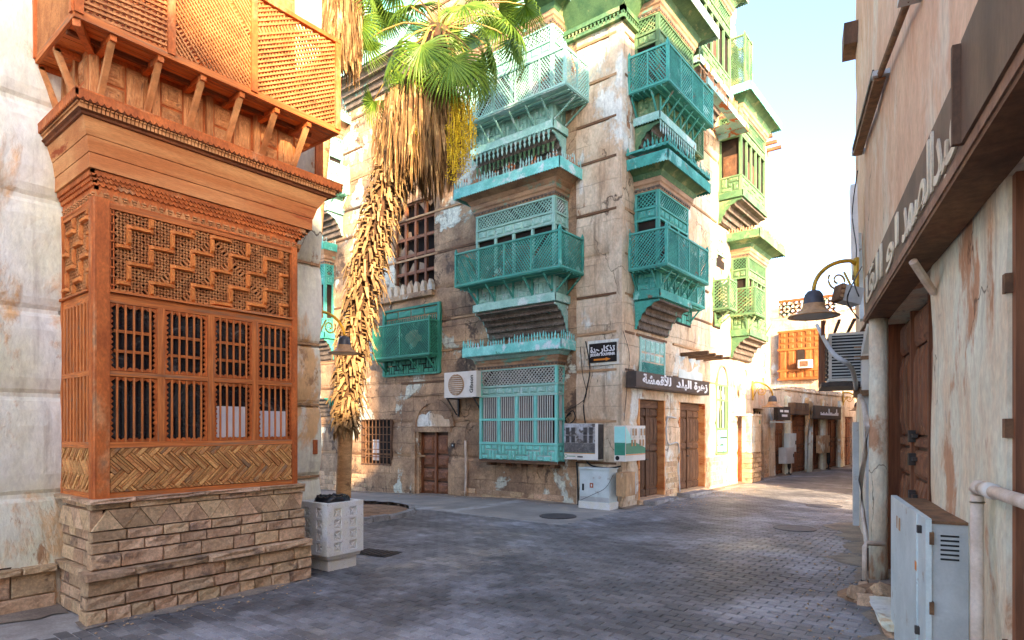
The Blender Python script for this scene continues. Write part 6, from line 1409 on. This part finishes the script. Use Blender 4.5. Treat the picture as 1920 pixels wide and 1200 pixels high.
for ang in (0, 90, 180, 270):
    f = RZ(ang) @ T(0, hs - .022); mb = MB(); e = hs - .001
    for a, b in ((-e, -.178), (-.062, .062), (.178, e)): mb.box(a, b, 0, .022, .2, .845)
    for cx in (-.12, .12):
        for z0, z1 in ((.2, .243), (.357, .388), (.502, .533), (.647, .678), (.792, .845)): mb.box(cx - .058, cx + .058, 0, .022, z0, z1)
    ob('relief', mb, 'concrete', body, f)
    for cx in (-.12, .12):
        for r_ in range(4):
            mb = MB(); s_ = .054
            mb.bar((-s_, -.004, -s_), (s_, -.004, s_), .02, .018, (0, 1, 0)); mb.bar((-s_, -.0042, s_), (s_, -.0042, -s_), .02, .018, (0, 1, 0))
            ob('cross_motif', mb, 'concrete', body, f @ T(cx, 0, .3 + r_ * .145))
mb = MB(); ns = 40; vs = []
for i in range(6):
    for k in range(ns):
        a = 2 * math.pi * k / ns; ph = i / 5; r_ = .235 - .11 * ph + .02 * mnoise.noise((math.cos(a) * 4, math.sin(a) * 4, i * 1.7)) * 2; z = .84 + .09 * math.sin(math.pi * ph) + .03 * mnoise.noise((math.cos(a) * 6, math.sin(a) * 6, i * 2.3 + 5))
        vs.append((r_ * math.cos(a), r_ * math.sin(a), z if i < 5 else .76))
mb.add(vs, [(i * ns + k, i * ns + (k + 1) % ns, (i + 1) * ns + (k + 1) % ns, (i + 1) * ns + k) for i in range(5) for k in range(ns)])
bg_ = tag(ob('bin_bag', mb, 'bag', None, t.matrix_basis.copy(), True), 'crumpled black bin bag lining the concrete bin', 'bin bag')
# ------------------------------------------------------------------ palms
def blade(mb, p, q, w_, up, fold=.0):
    d = (q - p); sd = d.cross(up)
    if sd.length < 1e-5: return
    sd = sd.normalized() * w_; m_ = p + d * .45
    mb.add([tuple(p - sd * .25), tuple(p + sd * .25), tuple(m_ + sd), tuple(q), tuple(m_ - sd)], [(0, 1, 2, 3, 4)])
def fan_leaf(seed, n=44, L_=1.0):
    """fan frond: stalk along +x, blades spreading then drooping"""
    r = random.Random(seed); mb = MB()
    for k in range(n):
        a = R(-118 + 236 * k / (n - 1)); l = L_ * (.72 + .28 * math.cos(a * .55)) * r.uniform(.9, 1.05)
        d = Vector((math.cos(a), math.sin(a), 0)); w_ = .021; zig = .03 * (1 if k % 2 else -1)
        pts = []
        for i in range(5):
            s_ = i / 4 * l; dr_ = -.02 * s_ - .30 * max(0, s_ - .42 * l) ** 2 / l * 2.6 - .05 * abs(math.sin(a)) * s_
            pts.append(d * s_ * (1 - .1 * (i / 4) ** 2) + Vector((0, 0, dr_ + zig * min(1, s_ * 2) * .6)))
        sd = Vector((-d.y, d.x, 0)); ws = [.004, w_, w_ * 1.05, w_ * .6, .001]
        vs = [tuple(p_ + sd * (ws[i] * s2) + Vector((0, 0, (.012 if s2 == 0 else 0) * (ws[i] / w_)))) for i, p_ in enumerate(pts) for s2 in (-1, 0, 1)]
        mb.add(vs, [(i * 3 + c, i * 3 + c + 1, (i + 1) * 3 + c + 1, (i + 1) * 3 + c) for i in range(4) for c in (0, 1)])
    return mb
LEAVES = [mesh_of(fan_leaf(s_, 46), 'palm_leaf') for s_ in range(4)]
def strands(mb, n, fn, L0, L1, w_, seg=3, sway=.12):
    for _ in range(n):
        p, out = fn(); l = random.uniform(L0, L1); dr_ = Vector((rj(sway), rj(sway), -1)); prev = p; sd = Vector((rj(1), rj(1), 0)).normalized() * w_ * random.uniform(.5, 1.2)
        pts = [p]
        for i in range(seg):
            f = (i + 1) / seg; pts.append(p + out * (.16 * l * math.sin(f * 1.7)) + Vector((rj(.02), rj(.02), -l * f)))
        vs = [tuple(q_ + sd * (s2 * (1 if i < seg else .15))) for i, q_ in enumerate(pts) for s2 in (-1, 1)]
        mb.add(vs, [(2 * i, 2 * i + 1, 2 * i + 3, 2 * i + 2) for i in range(seg)])
def palm(path, base_r, label, depth, fronds, skirt, seed, boots=True, fruit=()):
    random.seed(seed)
    P = [cam_pt(x, y, depth) for x, y in path]; base = P[0].copy(); base.z = gz(base.x, base.y) - .05
    t = thing('palm_tree', label, 'palm tree', Matrix.Translation(base))
    sm = []
    for i in range(len(P) - 1):
        for s_ in range(8):
            tt = s_ / 8; p0 = P[max(i - 1, 0)]; p1 = P[i]; p2 = P[i + 1]; p3 = P[min(i + 2, len(P) - 1)]
            sm.append(.5 * ((2 * p1) + (p2 - p0) * tt + (2 * p0 - 5 * p1 + 4 * p2 - p3) * tt * tt + (3 * p1 - p0 - 3 * p2 + p3) * tt ** 3) - base)
    sm.append(P[-1] - base)
    n = len(sm); rad = [base_r * (1.05 if i < 3 else 1.) * (1 + .03 * math.sin(i * 2.1)) for i in range(n)]
    ob('trunk', MB().tube([Vector((sm[0].x, sm[0].y, 0))] + sm[1:], rad, 18), 'bark', t, None, True)
    zc = [p_.z for p_ in sm]
    def at(z):
        for i in range(n - 1):
            if zc[i] <= z <= zc[i + 1]: f = (z - zc[i]) / max(1e-6, zc[i + 1] - zc[i]); return sm[i].lerp(sm[i + 1], f)
        return sm[-1]
    if boots:
        z0b = boots - base.z; mb = MB(); nn = 1150
        for k in range(nn):
            z = z0b + (zc[-1] - z0b - .5) * k / nn; a = k * 2.39996 + rj(.2); c = at(z); o = Vector((math.cos(a), math.sin(a), 0))
            l = random.uniform(.16, .38) * (.75 if k < 60 else 1); wd = random.uniform(.02, .05); tl = random.uniform(.3, 1.3)
            p0 = c + o * base_r * (.95 + .55 * min(1, k / 420)); p1 = p0 + o * l * (.3 + .25 * tl) + Vector((0, 0, -l * .15)); p2 = p1 + o * l * .22 * tl + Vector((rj(.05), rj(.05), -l * random.uniform(.45, .9))); sd = Vector((-o.y, o.x, 0))
            vs = [tuple(p0 - sd * wd), tuple(p0 + sd * wd), tuple(p1 + sd * wd * .8), tuple(p1 - sd * wd * .8), tuple(p2 + sd * wd * .45), tuple(p2 - sd * wd * .45)]
            dn = Vector((0, 0, -.025)) - o * .0
            vs += [tuple(Vector(v_) + dn) for v_ in vs]
            mb.add(vs, [(0, 1, 2, 3), (3, 2, 4, 5), (6, 7, 1, 0), (7, 8, 2, 1), (9, 6, 0, 3), (8, 10, 4, 2), (11, 9, 3, 5), (10, 11, 5, 4), (8, 9, 11, 10), (7, 6, 9, 8)])
        struct(ob('leaf_bases', mb, 'boot', t), 'stuff')
        zz_ = [z0b + (zc[-1] - z0b) * i / 24 for i in range(25)]; ob('fibre_core', MB().tube([at(z) for z in zz_], [base_r * (1.02 + .48 * min(1, i / 9)) for i in range(25)], 14), 'fibre', t, None, True)
        mb = MB()
        strands(mb, 160, lambda: (lambda a: (at(z0b + random.random() * .12) + Vector((math.cos(a), math.sin(a), 0)) * base_r * 1.15, Vector((math.cos(a), math.sin(a), 0))))(random.random() * 6.283), .12, .4, .02)
        struct(ob('fibre_collar', mb, 'boot', t), 'stuff')
    # skirt of dead fronds
    (cx, cy, rw, y0, y1) = skirt; top = cam_pt(cx, y0, depth) - base; rw = rw / FPX * depth; hh = (y1 - y0) / FPX * depth
    def sk():
        a = random.random() * 6.283; r_ = rw * math.sqrt(random.uniform(.1, 1)); f = random.random() ** 1.3
        c = top + (at(max(0, top.z - hh * f * .62)) - top) * (.0 if skirt_static else 1.) 
        tp = (.5 + .5 * min(1, f * 4)) * (1 - .22 * f); lean_ = (at(max(0, top.z - hh * .9)) - at(top.z)) * f * .3; lean_.z = 0; lump = .82 + .3 * mnoise.noise((math.cos(a) * 2.2, math.sin(a) * 2.2, f * 4)); return c + lean_ + Vector((math.cos(a) * r_ * tp * lump, math.sin(a) * r_ * tp * lump, -hh * f * .62)), Vector((math.cos(a), math.sin(a), 0)) * .8
    skirt_static = True
    mb = MB(); strands(mb, 3800, sk, hh * .14, hh * .46, .013); strands(mb, 420, sk, hh * .2, hh * .5, .035); struct(ob('dead_skirt', mb, 'thatch', t), 'stuff')
    cr = P[-1] - base
    # living crown
    for (px_, py_, dd, size, tip, tilt) in fronds:
        tgt = cam_pt(px_, py_, depth + dd) - base; v = tgt - cr
        mid = cr + v * .5 + Vector((0, 0, .16 * v.length)); pet = [cr + (tgt - cr) * 0, cr.lerp(mid, .5) + Vector((0, 0, .05)), mid, mid.lerp(tgt, .55) + Vector((0, 0, .05)), tgt]
        lf = link('fan_leaf', random.choice(LEAVES), t); lf.rotation_mode = 'QUATERNION'
        dirv = (tgt - mid).normalized(); dirv = (dirv + Vector((0, 0, -tip))).normalized()
        side = Vector((-dirv.y, dirv.x, 0)).normalized() if abs(dirv.z) < .98 else Vector((CR[0], CR[1], 0)); side = (side - dirv * side.dot(dirv)).normalized(); side = (Matrix.Rotation(R(tilt), 4, dirv) @ side)
        upv = dirv.cross(side)
        m3 = Matrix((dirv, side, upv)).transposed().to_4x4(); lm = Matrix.Translation(tgt) @ m3 @ Matrix.Scale(size, 4); lf.matrix_local = lm
        ob('leaf_stalk', MB().tube(pet, [.028, .022, .018, .015, .012], 6), 'petiole', lf, lm.inverted(), True)
    for (px_, py_, l, nst) in fruit:
        p_ = cam_pt(px_, py_, depth - .5) - base; mb = MB()
        strands(mb, nst, lambda: (p_ + Vector((rj(.1), rj(.1), -random.random() * l * .75)), Vector((rj(1), rj(1), 0)) * .6), l * .12, l * .3, .009, 2)
        for q_ in range(nst * 5):
            f = random.random(); c = p_ + Vector((rj(.13), rj(.13), -f * l)); s_ = .016
            mb.add([tuple(c + Vector(v_) * s_) for v_ in ((1, 0, 0), (-1, 0, 0), (0, 1, 0), (0, -1, 0), (0, 0, 1), (0, 0, -1))], [(0, 2, 4), (2, 1, 4), (1, 3, 4), (3, 0, 4), (2, 0, 5), (1, 2, 5), (3, 1, 5), (0, 3, 5)])
        fr = ob('fruit_cluster', mb, 'palm_fruit', t); struct(fr, 'stuff')
        ob('fruit_stalk', MB().tube([cr, cr.lerp(p_, .5) + Vector((0, 0, .3)), p_ + Vector((0, 0, .05)), p_ + Vector((0, 0, -l * .9))], [.03, .02, .014, .006], 6), 'petiole', fr, None, True)
    return t
FR = [(690, 75, .3, .72, .9, 10), (735, 105, -.5, .95, 1.6, 0), (700, 190, .6, .8, 1.8, 0), (790, 85, -1., 1.0, 2.2, 10), (845, 110, -1., 1.05, 2.4, -8), (880, 120, -.6, 1.0, 1.6, 20), (915, 90, -.3, 1.1, 1.2, -15), (905, 130, .2, 1.0, 1.8, 0), (950, 40, 0, 1.05, .9, 20), (935, 20, .8, 1.0, .8, -20), (960, 75, .4, 1.0, 1.3, 10), (870, 10, -.8, .9, .4, 30), (780, 10, .6, 1.0, .4, -30), (720, 20, .8, .9, .6, 0), (820, -30, -.4, 1., .1, 20), (900, -20, .4, 1., .2, 0), (740, -30, 0, .9, .2, 20), (985, 10, .3, .9, 1.0, 0), (760, 150, .8, .8, 2.4, 0), (830, 60, .9, .9, 1.6, 0)]
palm([(643, 960), (648, 800), (656, 700), (672, 590), (695, 470), (724, 350), (770, 220), (815, 100), (824, 55)], .155, 'leaning fan palm with shaggy dead skirt in the round tree bed', 13.0, FR, (797, 0, 94, 160, 372), 5, boots=1.85, fruit=[(783, 115, 2.0, 110), (800, 120, 1.4, 80), (850, 140, 2.2, 120), (868, 180, 1.6, 90), (880, 190, 1.2, 60)])
FR2 = [(668, 40, 0, .7, 1.4, 0), (640, -20, .3, .8, 1., 0), (690, -20, 0, .8, .8, 10), (620, 20, .5, .7, 1.6, 0)]
palm([(560, 950), (572, 700), (590, 400), (618, 120), (634, -20), (640, -80)], .17, 'second fan palm rising behind the whitewashed house with dead skirt', 12.0, FR2, (640, 0, 46, -40, 150), 6, boots=False)
random.seed(99)
# ------------------------------------------------------------------ sand drifted along the walls, litter
def drift(name, F, u0, u1, n0, wmin, wmax, z=.006, m='sand_drift', seed=1):
    N = max(6, int((u1 - u0) / .12)); vs = []
    for i in range(N + 1):
        u = u0 + (u1 - u0) * i / N; w_ = wmin + (wmax - wmin) * max(0, .5 + .9 * mnoise.noise((u * 1.3, seed, 0)) + .35 * mnoise.noise((u * 6, seed, 2)))
        for k, (f, zz) in enumerate(((0, .035), (.4, .018), (1, 0))):
            p = F.w(u, n0 + w_ * f, 0); vs.append((p.x, p.y, gz(p.x, p.y) + z + zz * min(1, w_ * 4)))
    return struct(ob(name, MB().grid(vs, 3, N + 1), m), 'stuff')
drift('sand_drift', S, -13, -.2, -.1, .12, .5, .0, seed=1); drift('sand_drift', E, -.1, 11.4, -.1, .12, .42, seed=2)
drift('sand_drift', Frame((-6.47, 0), R(90)), 1.9, 4.25, -.12, .1, .34, seed=3); drift('sand_drift', L, -3, 2.0, 0, .15, .5, seed=4); drift('sand_drift', L, 4.2, 5.2, 0, .2, .5, seed=9)
drift('sand_drift', RB, -.2, 9.5, -.15, .3, .75, seed=5); drift('sand_drift', MR, 0, 11, -.1, .15, .5, seed=6)
mb = MB(); mb2 = MB()
for k in range(420):
    F, a, b, n0 = random.choice(((S, -12, 0, .1), (E, 0, 8, .1), (Frame((-6.47, 0), R(90)), 1.9, 4.3, .0), (RB, 3, 9, .2), (RB, 2, 9, .5), (E, 0, 8, .6)))
    p = F.w(random.uniform(a, b), n0 + abs(random.gauss(0, .35)), 0); s_ = random.uniform(.006, .02); z = gz(p.x, p.y) + .004
    c = Vector((p.x, p.y, z + s_ * .4)); mb.add([tuple(c + Vector((v_[0] * s_ * random.uniform(.6, 1.3), v_[1] * s_ * random.uniform(.6, 1.3), v_[2] * s_ * .6))) for v_ in ((1, 0, 0), (-1, 0, 0), (0, 1, 0), (0, -1, 0), (0, 0, 1), (0, 0, -1))], [(0, 2, 4), (2, 1, 4), (1, 3, 4), (3, 0, 4), (2, 0, 5), (1, 2, 5), (3, 1, 5), (0, 3, 5)])
struct(ob('gravel_litter', mb, 'stone'), 'stuff')
# ------------------------------------------------------------------ groups of like things
GROUPS = {'street_lamp': 'bell street lamps on scrolled gold brackets', 'manhole_cover': 'manhole covers in the street', 'cable_duct': 'grey cable ducts at the shop building corner', 'wire': 'loose thin wires', 'cable': 'cables along the walls', 'drain_pipe': 'white plastic pipes by the shop building', 'utility_cabinet': 'metal utility cabinets', 'meter_cabinet': 'printed meter cabinets at the house corner', 'meter_box': 'meter boxes on the low shop row', 'shop_sign': 'shop signs', 'junction_box': 'junction boxes', 'air_conditioner': 'air conditioners', 'palm_tree': 'fan palms', 'stone_step': 'stone steps of the shop doors', 'shade_building': 'unseen shade-casting buildings added along the shop side', 'water_tank': 'water tanks on the far roof', 'power_cable': 'thick cables below the meter boxes'}
for o in list(bpy.data.objects):
    if o.parent is None and 'label' in o.keys():
        b = o.name.split('.')[0]
        if b in GROUPS: o['group'] = GROUPS[b]
